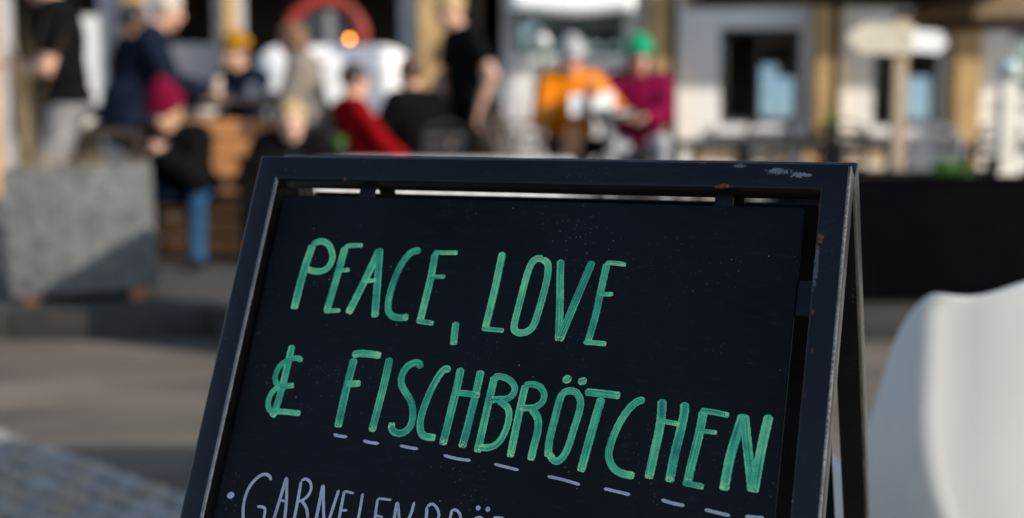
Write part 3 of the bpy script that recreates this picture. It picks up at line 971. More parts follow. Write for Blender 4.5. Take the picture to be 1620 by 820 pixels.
r4, w4 = person("seated person in burgundy beanie, black jacket and blue jeans bent over a phone", (-2.09, 9.28, TZ), 172, 1.70, hip=.46, lean=44, head=(0, -26), top=black, legs=jeans, hat=burgknit, hat_h=1.35, hat_w=1.22, hair='blond', style='bob', scarf=lgrey, bulk=.045, hands={'R': (.02, .56, .72), 'L': (-.06, .58, .70)}, feet={'R': (.18, .44, 0), 'L': (-.24, .56, 0)}, curl=.9)
r5, w5 = person("person in mustard beanie and navy jacket on a bar stool behind the table", (-2.02, 10.93, TZ), 150, 1.72, hip=.74, lean=8, top=navy, legs=djeans, hat=mustard, hair='dark', bulk=.028, hands={'R': (.18, .42, 1.12), 'L': (-.05, .44, 1.12)}, feet={'R': (.14, .30, .25), 'L': (-.14, .30, .25)})
person("standing person in a long grey brown tweed coat with reddish brown hair", (-1.40, 10.0, TZ), 85, 1.60, lean=8, head=(-5, 8), top=tweed, legs=dgreen, hair='auburn', style='bob', bulk=.035, coat=.36, hands={'R': (.12, .30, 1.05), 'L': (-.05, .32, 1.05)})
person("pale faced seated person in a dark coat just behind the sign's top left corner", (-1.42, 9.25, TZ), 188, 1.64, hip=.50, lean=56, head=(0, -40), top=black, legs=djeans, hair='blond', sk='pale', scarf=white, bulk=.045, hands={'R': (.14, .45, .50), 'L': (-.14, .45, .50)}, feet={'R': (.16, .40, 0), 'L': (-.16, .42, 0)})
person("seated person in a red jacket with dark hair, seen from behind", (-1.03, 9.82, TZ), -62, 1.62, hip=.55, lean=-10, head=(0, 14), top=red, legs=djeans, hair='dark', bulk=.02, feet={'R': (.14, .50, 0), 'L': (-.14, .46, 0)}, hands={'R': (.22, .24, .62), 'L': (-.20, .26, .62)})
person("seated person in a black jacket with brown hair right of the red jacket", (-.66, 10.15, TZ), 40, 1.74, hip=.55, lean=6, top=black, legs=lblue, hair='brown', bulk=.04, feet={'R': (.16, .45, 0), 'L': (-.16, .42, 0)}, hands={'R': (.2, .34, .66), 'L': (-.2, .36, .66)})
person("seated person in a tan coat facing the camera left of the waiter", (-.50, 11.05, TZ), 172, 1.60, hip=.53, lean=12, top=tan, legs=tan, hair='auburn', style='bob', scarf=white, bulk=.03, feet={'R': (.13, .42, 0), 'L': (-.13, .40, 0)}, hands={'R': (.12, .32, .72), 'L': (-.12, .32, .72)})
person("standing waiter in black T-shirt with a bare arm hanging down", (-.33, 10.8, TZ), 115, 1.88, lean=7, head=(0, 10), top=black, legs=black, hair='blond', sleeve='short', bulk=.018, hands={'R': (.12, .30, 1.05), 'L': (-.26, .02, .98)}, elbows={'L': (-.6, -.8, 0)})
r12, w12 = person("person in a bright orange jacket and grey beanie on a bar stool", (.42, 10.45, TZ), 188, 1.70, hip=.70, lean=6, head=(-12, 10), top=orange, legs=black, hat=greyknit, hair='dark', bulk=.040, hands={'R': (.08, .32, .98), 'L': (-.14, .30, 1.12)}, feet={'R': (.14, .28, .25), 'L': (-.16, .30, .25)}, curl=.9)
r13, w13 = person("person in green beanie and burgundy sweater with long dark hair on a bar stool", (.93, 10.5, TZ), 172, 1.70, hip=.70, lean=4, head=(12, 2), top=burg, legs=lgrey, hat=green, hair='dark', style='long', bulk=.035, hands={'R': (.12, .40, .95), 'L': (-.08, .40, .93)}, feet={'R': (.22, .34, .25), 'L': (-.20, .36, .25)})

# ------------------------------------------------------------------ small things on tables and in hands
def lathe_thing(name, label, cat, prof, m, loc, group=None):
    bm = bmesh.new(); lathe(bm, prof, 24)
    o = finish(name, bm, m, None, True, 50)
    o.location = loc
    return tag(o, label, cat, group)
BOWL = [(.035, 0), (.05, .004), (.09, .04), (.105, .07), (.100, .07), (.085, .042), (.045, .012), (.0, .010)]
CUP = [(.026, 0), (.030, .002), (.037, .085), (.040, .095), (.037, .095), (.033, .08), (.026, .006), (.0, .005)]
GLASS = [(.03, 0), (.032, .002), (.036, .14), (.034, .14), (.028, .01), (0, .008)]
lathe_thing("bowl", "cream bowl on the standing table behind the planter", "bowl", BOWL, M_white_china, (-2.70, 8.93, TZ + .862))
b2 = lathe_thing("bowl", "white food bowl held by the person in the navy jacket", "bowl", BOWL, M_white_china, (0, 0, 0)); held(b2, r3, w3, 'L', .09); b2.location.z -= .0
lathe_thing("glass", "beer glass with pale foam on the wooden bar table", "glass", GLASS, mat("beer_glass", (.62, .50, .40), .08, .15), (-2.10, 10.2, TZ + 1.071))
lathe_thing("cup", "white cup at the right of the wooden bar table", "cup", CUP, M_white_china, (-1.86, 10.25, TZ + 1.071))
lathe_thing("cup", "white cup on the small round bar table", "cup", CUP, M_white_china, (.57, 9.98, TZ + .981))
pg = thing("paper_bag", "crumpled white paper bag on the small round bar table", "bag", (.66, 10.08, TZ + .981))
bm = bmesh.new(); box(bm, (0, 0, .065), (.11, .09, .13), None, .018, 2)
for v in bm.verts:
    v.co += Vector((random.uniform(-.01, .01), random.uniform(-.008, .008), random.uniform(-.008, .008) if v.co.z > .02 else 0))
finish("bag", bm, M_paper, pg)
ph = thing("menu_card", "white card held in front of the orange jacket", "card", (0, 0, 0))
bm = bmesh.new(); box(bm, (0, 0, .03), (.095, .008, .15), (-12, 0, 0), .003); finish("card", bm, M_paper, ph); held(ph, r12, w12, 'R', .10)
ph.location.y -= .03
p4 = thing("smartphone", "dark phone in the hands of the person in the burgundy beanie", "phone", (0, 0, 0))
bm = bmesh.new(); box(bm, (0, 0, 0), (.075, .008, .15), (-50, 0, 0), .003); finish("case", bm, M_black_metal, p4); held(p4, r4, w4, 'R', .09)

# ------------------------------------------------------------------ left: concrete planter with dry grasses
M_concrete = mat("fibre_concrete", (.115, .118, .118), .85, .35, 26, .7, 110, col2=(.19, .19, .186))
pl = thing("planter", "grey concrete planter box with dry twigs at the left", "planter", (-2.24, 7.45, TZ), 15)
PW, PD, PH, z0, TILT = .73, .50, .64, .055, -2.5     # the box sits a little askew on uneven feet
pbx = bpy.data.objects.new("box", None)
bm = bmesh.new()
for c, s in (((0, -PD / 2 + .015, PH / 2), (PW, .03, PH)), ((0, PD / 2 - .015, PH / 2), (PW, .03, PH)), ((-PW / 2 + .015, 0, PH / 2 - .0015), (.03, PD - .062, PH - .003)), ((PW / 2 - .015, 0, PH / 2 - .0015), (.03, PD - .062, PH - .003)), ((0, 0, .02), (PW - .062, PD - .062, .03))):
    box(bm, c, s, None, .006, 2)
pbx = finish("box", bm, M_concrete, pl, True)
pbx.location = (0, 0, z0); pbx.rotation_euler = (0, R_(TILT), 0)
part("soil", mat("soil", (.03, .022, .016), .95, .3, 30, .8, 80), pbx, ((0, 0, PH - .09), (PW - .064, PD - .064, .06)), bevel=0)
for a in (-1, 1):
    for b in (-1, 1):
        hgt = z0 + a * .26 * math.tan(R_(-TILT)) + .004
        part("foot", M_terracotta, pl, ((a * .26, b * .19, hgt / 2), (.08, .10, hgt)), bevel=.006)
def blades(n, spread, hmin, hmax, wid, seed, bend=.3):
    rnd = random.Random(seed)
    vs, fs = [], []
    for i in range(n):
        x, y = rnd.uniform(-spread[0], spread[0]), rnd.uniform(-spread[1], spread[1])
        h = rnd.uniform(hmin, hmax)
        a = rnd.uniform(0, 6.28); bx, by = math.cos(a) * bend * h * rnd.random(), math.sin(a) * bend * h * rnd.random()
        ca, sa = math.cos(a + 1.57) * wid / 2, math.sin(a + 1.57) * wid / 2
        k = len(vs)
        for t in (0, .35, .7, 1):
            w = 1 - .8 * t
            px, py, pz = x + bx * t * t, y + by * t * t, h * t * (1 - .1 * t)
            vs += [(px - ca * w, py - sa * w, pz), (px + ca * w, py + sa * w, pz)]
        for t in range(3):
            q = k + 2 * t
            fs.append((q, q + 1, q + 3, q + 2))
    return vs, fs
M_dry = mat("dry_grass", (.26, .18, .085), .8, .4, 40, col2=(.40, .30, .16))
M_leaf = mat("leaf_green", (.08, .20, .02), .6, .4, 30)
dg = thing("dry_grass", "dry brown grasses and twigs growing in the grey planter", "plant", (-2.24, 7.45, TZ + .60), 15)
v, f = blades(260, (.30, .19), .05, .24, .006, 1, .8); mesh_obj("blades", v, f, M_dry, dg)
v, f = blades(26, (.06, .18), .5, 1.05, .008, 2, .35); o = mesh_obj("tall_stems", [(a - .30, b, c) for a, b, c in v], f, M_dry, dg)
v, f = blades(9, (.30, .18), .2, .42, .007, 4, .9); mesh_obj("twigs", v, f, M_wood_dark, dg)

# black box next to the sign (casts the diagonal shade on the planter)
bc = thing("black_crate", "slim tall black wooden box standing behind the left edge of the sign", "box", (-1.11, 6.68, 0))
part("body", mat("black_wood", (.006, .0055, .0055), .9, .3, 8, spec=.03), bc, ((0, 0, .46), (.26, .45, .88)), bevel=.006)
part("lid", mat("black_wood", (.012, .011, .011)), bc, ((0, 0, .912), (.28, .47, .022)), bevel=.004)
part("plinth", M_dark_grey, bc, ((0, 0, .011), (.22, .41, .02)), bevel=.002)

# ------------------------------------------------------------------ right: black trough, signpost, lantern, herbs, tables
bt = thing("planter_trough", "long black planter trough behind the white chair", "planter", (2.55, 7.36, TZ))
M_trough = mat("black_powder_coat", (.003, .003, .004), .9, .25, 5, spec=.02)
bm = bmesh.new()
box(bm, (0, 0, .335), (2.3, .54, .61), None, .02, 3); finish("trough", bm, M_trough, bt, True)
part("rim", M_trough, bt, ((0, -.255, .65), (2.31, .04, .022)), ((0, .255, .65), (2.31, .04, .022)), ((-1.135, 0, .65), (.04, .47, .022)), ((1.135, 0, .65), (.04, .47, .022)))
part("soil", MATS["soil"], bt, ((0, 0, .6405), (2.24, .48, .008)), bevel=0)
part("plinth", M_dark_grey, bt, ((0, 0, .015), (2.2, .46, .029)), bevel=0)
hb = thing("herb_plant", "bright green herb growing in the black trough", "plant", (2.27, 7.36, TZ + .645))
v, f = blades(90, (.09, .06), .04, .12, .02, 9, .9); mesh_obj("leaves", v, f, M_leaf, hb)
sp = thing("signpost", "wooden signpost with one cream and one white arrow board", "signpost", (2.135, 7.9, TZ))
part("post", M_wood_post, sp, ((0, 0, .74), (.075, .06, 1.48)), bevel=.006)
part("cap", M_black_metal, sp, ((0, 0, 1.50), (.06, .06, .05)), bevel=.01)
def arrow(name, m, x0, x1, zc, hgt, tipdir, y, ang):
    bm = bmesh.new()
    tip = .09
    if tipdir < 0: pts = [(x0, 0), (x0 + tip, -hgt / 2), (x1, -hgt / 2), (x1, hgt / 2), (x0 + tip, hgt / 2)]
    else: pts = [(x0, -hgt / 2), (x1 - tip * .5, -hgt / 2), (x1, 0), (x1 - tip * .5, hgt / 2), (x0, hgt / 2)]
    a = [bm.verts.new((x, y, zc + z)) for x, z in pts]
    fr = bm.faces.new(a)
    r = bmesh.ops.extrude_face_region(bm, geom=[fr])
    bmesh.ops.translate(bm, vec=(0, .022, 0), verts=[g for g in r["geom"] if isinstance(g, bmesh.types.BMVert)])
    bmesh.ops.rotate(bm, cent=(0, 0, zc), matrix=Matrix.Rotation(R_(ang), 3, 'Y'), verts=bm.verts)
    return finish(name, bm, m, sp)
arrow("arrow_board", mat("cream_board", (.58, .51, .39), .7, .12, 8), -.315, .055, 1.365, .165, -1, -.056, 2)
arrow("arrow_board", M_white_paint, .056, .25, 1.37, .12, 1, -.04, 6)
for z in (1.33, 1.40):
    rod("bolt", M_grey_metal, sp, ((0, -.064, z), (0, -.05, z), .008))
ln = thing("lantern_post", "pale lantern with a glass globe standing on the black trough", "lantern", (2.548, 7.36, TZ + .645))
part("post", mat("cream_post", (.70, .65, .56), .6, .1), ln, ((0, 0, .24), (.085, .085, .47)), bevel=.008)
part("foot", mat("cream_post", (.70, .65, .56)), ln, ((0, 0, .012), (.12, .12, .024)), bevel=.006)
bm = bmesh.new(); bmesh.ops.create_uvsphere(bm, u_segments=20, v_segments=12, radius=.055); bmesh.ops.translate(bm, vec=(0.0, 0, .545), verts=bm.verts)
finish("globe", bm, mat("pale_glass", (.42, .50, .50), .08, .06), ln, True)
rod("stem", M_grey_metal, ln, ((0, 0, .475), (0, 0, .50), .02))
lathe_thing("cup", "dark cup on the black trough beside the lantern", "cup", CUP, M_black_metal, (2.46, 7.30, TZ + .645))

# long dark terrace table with wooden benches, pot plant
lt = thing("terrace_table", "long dark terrace table under the white wall at the right", "table", (2.3, 12.0, TZ))
part("table_top", M_black_metal, lt, ((0, 0, .69), (2.0, .7, .06)))
for x in (-.95, -.35, .40, .95):
    for y in (-.28, .28):
        part("leg", M_black_metal, lt, ((x, y, .33), (.06, .06, .659)))
tb = thing("terrace_table", "dark terrace table right of the signpost", "table", (4.15, 11.6, TZ))
part("table_top", M_black_metal, tb, ((0, 0, .67), (1.3, .7, .06)))
for x in (-.55, .0, .55):
    for y in (-.28, .28):
        part("leg", M_black_metal, tb, ((x, y, .32), (.06, .06, .639)))
for lab, x, y in (("tan wooden bench behind the long dark table, under the first window", 2.05, 12.75), ("tan wooden bench behind the long dark table, beside the ochre column", 3.05, 12.7)):
    bn = thing("wooden_bench", lab, "bench", (x, y, TZ), 0, "tan wooden benches")
    for k in range(3):
        part("seat_plank", M_wood_tan, bn, ((0, -.14 + k * .13, .44), (.88, .12, .03)))
    for k in range(2):
        part("back_board", M_wood_tan, bn, ((0, .21, .54 + k * .10), (.88, .025, .09)))
    for a in (-.38, .38):
        part("leg", M_wood_tan, bn, ((a, -.12, .21), (.06, .06, .42)))
        part("leg", M_wood_tan, bn, ((a, .185, .31), (.06, .022, .60)))
pp = thing("potted_plant", "small plant in a dark pot on the long dark table", "plant", (2.68, 11.95, TZ + .72))
bm = bmesh.new(); lathe(bm, [(.05, 0), (.075, .12), (.07, .12), (.05, .02), (0, .02)], 20); finish("pot", bm, M_dark_grey, pp, True)
v, f = blades(60, (.04, .04), .08, .2, .022, 12, .8); mesh_obj("leaves", [(a, b, c + .08) for a, b, c in v], f, M_leaf, pp)
pp2 = thing("potted_plant", "small white pot with greens on the tweed coat's side of the cloth table", "plant", (-1.12, 9.0, TZ + .672))
pp2.location = (-1.10, 9.0, TZ + .669)
bm = bmesh.new(); lathe(bm, [(.045, 0), (.06, .07), (.056, .07), (.04, .02), (0, .02)], 20); finish("pot", bm, M_dark_grey, pp2, True)
v, f = blades(70, (.04, .04), .05, .12, .02, 13, .8); mesh_obj("leaves", [(a, b, c + .05) for a, b, c in v], f, M_leaf, pp2)

# ------------------------------------------------------------------ white moulded chair at the right
wc = thing("moulded_chair", "white moulded plastic tub chair at the lower right beside the sign", "chair", (1.015, 2.50, 0), 0)
def shell_point(s, v):
    """s runs round the tub from the left wing (-1) over the back (0) to the right wing (1); v from floor to rim."""
    a = abs(s)
    sg = -1 if s < 0 else 1
    # rim height along the way round: a low hump on the back, a dip, the shoulder, then the wing running down
    t = min(a / .45, 1.0)
    rim = .826 + .036 * math.cos(t * math.pi / 2) ** 2 - .016 * math.exp(-((t - .62) / .18) ** 2)
    if a > .38:
        yy = .50 * (a - .38) / .62
        rim -= 1.85 * (math.sqrt(max(yy, 0) ** 2 + .07 ** 2) - .07)
        rim = max(.44, rim)
    z = rim * v
    lo = max(0.0, min(1.0, (.80 - z) / .80))
    cx = .262 - .09 * max(0.0, min(1, (.62 - z) / .30)) ** 2       # the back narrows towards the seat
    if a < .36:
        x, y = cx * (a / .36), -.035 * math.cos(a / .36 * math.pi / 2) + .002 * math.exp(-((a - .31) / .045) ** 2) * min(1, max(0, (z - .35) / .3))
    elif a < .56:                                                   # soft shoulder
        t = (a - .36) / .20
        x, y = cx + .058 * math.sin(t * math.pi / 2), .072 * (1 - math.cos(t * math.pi / 2))
    else:
        t = (a - .56) / .44
        x, y = cx + .058 + (.01 + .15 * lo) * t ** .9 + .09 * max(0.0, min(1, (.62 - z) / .30)) ** 2 * t, .072 + .46 * t
    y += .05 * lo * (1 - min(1, a / .5)) - .02
    return (sg * x, y, z)
ns, nv = 96, 28
vs = [shell_point(-1 + 2 * i / ns, j / nv) for i in range(ns + 1) for j in range(nv + 1)]
fs = [(i * (nv + 1) + j, (i + 1) * (nv + 1) + j, (i + 1) * (nv + 1) + j + 1, i * (nv + 1) + j + 1) for i in range(ns) for j in range(nv)]
o = mesh_obj("shell", vs, fs, M_white_plastic, wc)
md = o.modifiers.new("smooth", 'SUBSURF'); md.levels = 1; md.render_levels = 1
md = o.modifiers.new("thick", 'SOLIDIFY'); md.thickness = .022; md.offset = 1 
md = o.modifiers.new("round", 'BEVEL'); md.width = .010; md.segments = 4; md.limit_method = 'ANGLE'; md.angle_limit = R_(50)
vs, fs = [], []
for i in range(17):
    for j in range(17):
        u, v = -1 + 2 * i / 16, j / 16
        vs.append((u * .268, .03 + v * .60, .40 + .035 * v + .02 * u * u - .02 * math.exp(-((v - .35) / .25) ** 2) - .05 * max(0, v - .9) / .1))
fs = [(i * 17 + j, (i + 1) * 17 + j, (i + 1) * 17 + j + 1, i * 17 + j + 1) for i in range(16) for j in range(16)]
o = mesh_obj("seat", vs, fs, M_white_plastic, wc)
md = o.modifiers.new("thick", 'SOLIDIFY'); md.thickness = .018

# ------------------------------------------------------------------ the A-board
YAW, LEAN = R_(20.6), R_(25.8)
BW, BT, ZTOP = .60, .027, 1.10
PL, PR, PTOP, PBOT = .030, .560, .0385, 1.055
sl, cl = math.sin(LEAN), math.cos(LEAN)
ab = thing("sandwich_board", "black metal sandwich board with green and white hand lettering", "sandwich board", (-.26, 1.475, 0), -20.6)
def front(u, v, w):
    return Vector((u, -v * sl + w * cl, ZTOP - v * cl - w * sl))
def rear(u, v, w):
    # hinge line is the rear top edge of the front frame; w counts outwards from the inner face
    return Vector((u, BT * cl + v * sl + w * cl, ZTOP - BT * sl - v * cl + w * sl))

def paint_material(name, base, rough, marks, speck_amt, bump=.12, spec=.5):
    """Black paint with dust specks, fine scratches, chips and rust spots of their own shape."""
    m = bpy.data.materials.new(name)
    m.use_nodes = True
    nt = m.node_tree
    N, L = nt.nodes, nt.links
    p = N["Principled BSDF"]
    p.inputs["Specular IOR Level"].default_value = spec
    tc = N.new("ShaderNodeTexCoord")
    obj = tc.outputs["Object"]
    def noise(scale, detail=4, rough_=.5, vec=obj):
        n = N.new("ShaderNodeTexNoise"); n.inputs["Scale"].default_value = scale; n.inputs["Detail"].default_value = detail; n.inputs["Roughness"].default_value = rough_
        L.new(vec, n.inputs["Vector"]); return n.outputs[0]
    def ramp(src, a, b):
        n = N.new("ShaderNodeMapRange"); n.inputs[1].default_value = a; n.inputs[2].default_value = b; n.clamp = True
        L.new(src, n.inputs[0]); return n.outputs[0]
    def mul(a, b):
        n = N.new("ShaderNodeMath"); n.operation = 'MULTIPLY'
        for i, x in enumerate((a, b)):
            if isinstance(x, (int, float)): n.inputs[i].default_value = x
            else: L.new(x, n.inputs[i])
        return n.outputs[0]
    def mix(fac, a, b):
        n = N.new("ShaderNodeMix"); n.data_type = 'RGBA'
        L.new(fac, n.inputs[0])
        for i, x in ((6, a), (7, b)):
            if isinstance(x, tuple): n.inputs[i].default_value = (*x, 1)
            else: L.new(x, n.inputs[i])
        return n.outputs[2]
    big = noise(7)
    col = mix(ramp(big, .3, .7), tuple(c * .75 for c in base), tuple(c * 1.35 for c in base))
    # dust specks
    vor = N.new("ShaderNodeTexVoronoi"); vor.inputs["Scale"].default_value = 210; L.new(obj, vor.inputs["Vector"])
    sp_ = mul(ramp(vor.outputs["Distance"], .16, .06), ramp(noise(13, 3), .62 - .08 * speck_amt, .74))
    col = mix(mul(sp_, .55), col, (.30, .31, .33))
    vor2 = N.new("ShaderNodeTexVoronoi"); vor2.inputs["Scale"].default_value = 95; L.new(obj, vor2.inputs["Vector"])
    sp2 = mul(ramp(vor2.outputs["Distance"], .07, .03), ramp(noise(31, 2), .57, .63))
    col = mix(mul(sp2, .8), col, (.42, .43, .45))
    cloud = ramp(noise(3.2, 5, .6), .42, .75)
    col = mix(mul(cloud, .018), col, (.30, .36, .48))
    # faint wiping haze
    mp = N.new("ShaderNodeMapping"); mp.inputs["Scale"].default_value = (6, 30, 30); mp.inputs["Rotation"].default_value = (.2, .5, 0); L.new(obj, mp.inputs[0])
    hz = ramp(noise(9, 6, .6, mp.outputs[0]), .55, .85)
    col = mix(mul(hz, .035), col, (.35, .36, .4))
    rgh = ramp(noise(40, 5), 0, 1)
    rr = N.new("ShaderNodeMapRange"); rr.inputs[3].default_value = rough - .07; rr.inputs[4].default_value = rough + .10; L.new(rgh, rr.inputs[0])
    for (cx, cy, cz, rx, ry, rz, kind, amt) in marks:
        mpp = N.new("ShaderNodeMapping"); mpp.inputs["Location"].default_value = (-cx / rx, -cy / ry, -cz / rz); mpp.inputs["Scale"].default_value = (1 / rx, 1 / ry, 1 / rz)
        L.new(obj, mpp.inputs[0])
        ln_ = N.new("ShaderNodeVectorMath"); ln_.operation = 'LENGTH'; L.new(mpp.outputs[0], ln_.inputs[0])
        fall = ramp(ln_.outputs["Value"], 1.0, .25)
        add = N.new("ShaderNodeMath"); add.operation = 'ADD'; L.new(mul(fall, .55), add.inputs[0]); L.new(noise(230 if kind == 'rust' else 420, 5, .65), add.inputs[1])
        msk = mul(ramp(add.outputs[0], .90, 1.02), ramp(fall, 0, .3))
        if kind == 'rust':
            col = mix(mul(msk, amt), col, mix(noise(300), (.05, .018, .008), (.30, .09, .02)))
        else:
            col = mix(mul(msk, amt), col, (.30, .31, .34))
    L.new(col, p.inputs["Base Color"])
    L.new(rr.outputs[0], p.inputs["Roughness"])
    b = N.new("ShaderNodeBump"); b.inputs["Strength"].default_value = bump; b.inputs["Distance"].default_value = .002
    L.new(noise(260, 4), b.inputs["Height"]); L.new(b.outputs[0], p.inputs["Normal"])
    return m

def mk(u, v, ru, rv, kind, amt, w=0.0):
    p = front(u, v, w)
    return (p.x, p.y, p.z, ru, .03, rv, kind, amt)
MARKS = [mk(.536, .0085, .024, .0065, 'scuff', .6), mk(.556, .0120, .022, .0055, 'scuff', .75), mk(.487, .0245, .020, .005, 'rust', 1), mk(.5785, .072, .006, .010, 'rust', .85), mk(.577, .083, .004, .006, 'rust', .7), mk(.58, .175, .003, .006, 'rust', .6), mk(.577, .215, .003, .005, 'rust', .6), mk(.4663, .002, .009, .004, 'rust', .9), mk(.1014, .0250, .006, .004, 'rust', .8),
         mk(.5775, .140, .004, .007, 'rust', .7), mk(.50, .004, .012, .004, 'scuff', .45), mk(.577, .10, .005, .06, 'scuff', .3)]
M_board_frame = paint_material("black_frame_paint", (.0048, .0056, .0082), .33, MARKS, 1.0, .12, .28)
M_board_panel = paint_material("blackboard_panel", (.0042, .0048, .0072), .55, [], 1.5, .08, .12)

def frame_mesh(fn, length, rail):
    us = [0, .0255, BW - .0255, BW]
    vsl = [0, .0255, rail, rail + .0255, length]
    bm = bmesh.new()
    cells = {(i, j) for i in range(3) for j in range(4) if i in (0, 2) or j in (0, 2)}
    V = {}
    def gv(i, j, k):
        if (i, j, k) not in V:
            V[(i, j, k)] = bm.verts.new(fn(us[i], vsl[j], BT * k))
        return V[(i, j, k)]
    for i, j in cells:
        for k in (0, 1):
            bm.faces.new([gv(i, j, k), gv(i + 1, j, k), gv(i + 1, j + 1, k), gv(i, j + 1, k)])
        for (di, dj, a, b) in ((-1, 0, (i, j), (i, j + 1)), (1, 0, (i + 1, j), (i + 1, j + 1)), (0, -1, (i, j), (i + 1, j)), (0, 1, (i, j + 1), (i + 1, j + 1))):
            if (i + di, j + dj) not in cells:
                bm.faces.new([gv(*a, 0), gv(*b, 0), gv(*b, 1), gv(*a, 1)])
    bmesh.ops.recalc_face_normals(bm, faces=bm.faces[:])
    es = [e for e in bm.edges if len(e.link_faces) == 2 and e.calc_face_angle(0) > .5]
    rb = bmesh.ops.bevel(bm, geom=es, offset=.0028, segments=3, affect='EDGES', profile=.5)
    up = (fn(0, 0, 0) - fn(0, 1, 0)).normalized()
    face_n = (fn(0, 0, 0) - fn(0, 0, 1)).normalized()
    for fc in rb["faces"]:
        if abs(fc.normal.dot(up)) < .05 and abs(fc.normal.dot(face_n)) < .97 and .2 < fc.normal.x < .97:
            fc.material_index = 1                    # bright steel tone on right-facing long edges only, standing in for a glint
    return bm
M_glint = mat("glint_edge_steel", (.20, .195, .195), .35, .35, 40, .2, 300, metal=.85)  # lighter edge metal that imitates a glint along the black frame
fr1 = finish("front_frame", frame_mesh(front, 1.2217, 1.075), [M_board_frame, M_glint], ab, True, 40)
fr2 = finish("rear_frame", frame_mesh(rear, 1.2085, 1.075), [M_board_frame, M_glint], ab, True, 40)
REC = .012
def slab(bm, fn, u0, u1, v0, v1, w0, w1, bevel=.0006):
    c = [bm.verts.new(fn(u, v, w)) for w in (w0, w1) for u, v in ((u0, v0), (u1, v0), (u1, v1), (u0, v1))]
    fsx = [bm.faces.new([c[i] for i in q]) for q in ((0, 1, 2, 3), (4, 5, 6, 7), (0, 1, 5, 4), (1, 2, 6, 5), (2, 3, 7, 6), (3, 0, 4, 7))]
    bmesh.ops.recalc_face_normals(bm, faces=fsx)
    if bevel:
        bmesh.ops.bevel(bm, geom=list({e for f in fsx for e in f.edges}), offset=bevel, segments=1, affect='EDGES')
bm = bmesh.new(); slab(bm, front, PL, PR, PTOP, PBOT, REC, REC + .004)
panel = finish("front_panel", bm, M_board_panel, ab)
bm = bmesh.new(); slab(bm, rear, PL + .004, PR + .004, PTOP, PBOT, BT - REC - .004, BT - REC)
finish("rear_panel", bm, M_board_panel, ab)
for u in (.1119, .4765):
    bm = bmesh.new(); slab(bm, front, u, u + .0172, .0240, PTOP + .0012, REC + .0055, REC + .0085); finish("tab", bm, M_board_frame, ab)
    bm = bmesh.new(); slab(bm, rear, u + .002, u + .0192, .0240, PTOP + .0012, BT - REC - .0085, BT - REC - .0055); finish("tab", bm, M_board_frame, ab)
for v in (.106, .80):
    for u0, u1 in ((PR - .001, .576), (.024, PL + .001)):
        bm = bmesh.new(); slab(bm, front, u0, u1, v, v + .033, REC + .0045, REC + .0085); finish("tab", bm, M_board_frame, ab)
for v in (.106, .80):
    for u0, u1 in ((PR + .003, .576), (.024, PL + .005)):
        bm = bmesh.new(); slab(bm, rear, u0, u1, v, v + .033, BT - REC - .0085, BT - REC - .0045); finish("tab", bm, M_board_frame, ab)
rod("stay_bar", M_black_metal, ab, (front(.03, .85, .03), rear(.03, .84, -.003), .004)); rod("stay_bar", M_black_metal, ab, (front(.57, .85, .03), rear(.57, .84, -.003), .004))

# ------------------------------------------------------------------ marker pen lettering, drawn stroke by stroke on the panel
def marker_material(name, thin, mid, lite, tip):
    """Paint marker: streaks along the pen's path, thin places where the board shows, thicker rims and pooled ends."""
    m = bpy.data.materials.new(name)
    m.use_nodes = True
    nt = m.node_tree; N, L = nt.nodes, nt.links
    p = N["Principled BSDF"]; p.inputs["Roughness"].default_value = .65; p.inputs["Specular IOR Level"].default_value = .2
    uv = N.new("ShaderNodeUVMap")
    tc = N.new("ShaderNodeTexCoord")
    def noise(vec, scale, detail, sx=None):
        if sx:
            mp = N.new("ShaderNodeMapping"); mp.inputs["Scale"].default_value = sx; L.new(vec, mp.inputs[0]); vec = mp.outputs[0]
        n = N.new("ShaderNodeTexNoise"); n.inputs["Scale"].default_value = scale; n.inputs["Detail"].default_value = detail
        L.new(vec, n.inputs["Vector"]); return n.outputs[0]
    def math_(op, a, b):
        n = N.new("ShaderNodeMath"); n.operation = op
        for i, x in enumerate((a, b)):
            if isinstance(x, (int, float)): n.inputs[i].default_value = x
            else: L.new(x, n.inputs[i])
        return n.outputs[0]
    def attr(nm):
        a = N.new("ShaderNodeAttribute"); a.attribute_name = nm; return a.outputs["Fac"]
    streak = noise(uv.outputs[0], 1.0, 3, (.30, 3.2, 1))
    grain = noise(tc.outputs["Object"], 1100, 2)
    blot = noise(tc.outputs["Object"], 55, 3)
    s = math_('ADD', math_('MULTIPLY', streak, .95), math_('ADD', math_('MULTIPLY', grain, .42), math_('MULTIPLY', blot, .55)))
    s = math_('ADD', s, math_('ADD', attr("load"), math_('MULTIPLY', attr("rim"), .13)))
    rp = N.new("ShaderNodeValToRGB"); e = rp.color_ramp.elements
    e[0].position, e[0].color = .62, (*thin, 1); e[1].position, e[1].color = 1.0, (*lite, 1)
    md_ = rp.color_ramp.elements.new(.80); md_.color = (*mid, 1)
    sc = math_('MULTIPLY', s, .82)
    L.new(sc, rp.inputs[0])
    sp_ = noise(tc.outputs["Object"], 620, 2)
    fac = math_('MULTIPLY', attr("pool"), math_('GREATER_THAN', sp_, .52))
    mx = N.new("ShaderNodeMix"); mx.data_type = 'RGBA'; L.new(fac, mx.inputs[0]); L.new(rp.outputs[0], mx.inputs[6]); mx.inputs[7].default_value = (*tip, 1)
    L.new(mx.outputs[2], p.inputs["Base Color"])
    return m
M_green = marker_material("green_marker", (.03, .17, .14), (.045, .50, .29), (.28, .82, .40), (.55, .9, .48))
M_white = marker_material("white_marker", (.26, .28, .35), (.45, .47, .57), (.62, .63, .72), (.70, .72, .80))

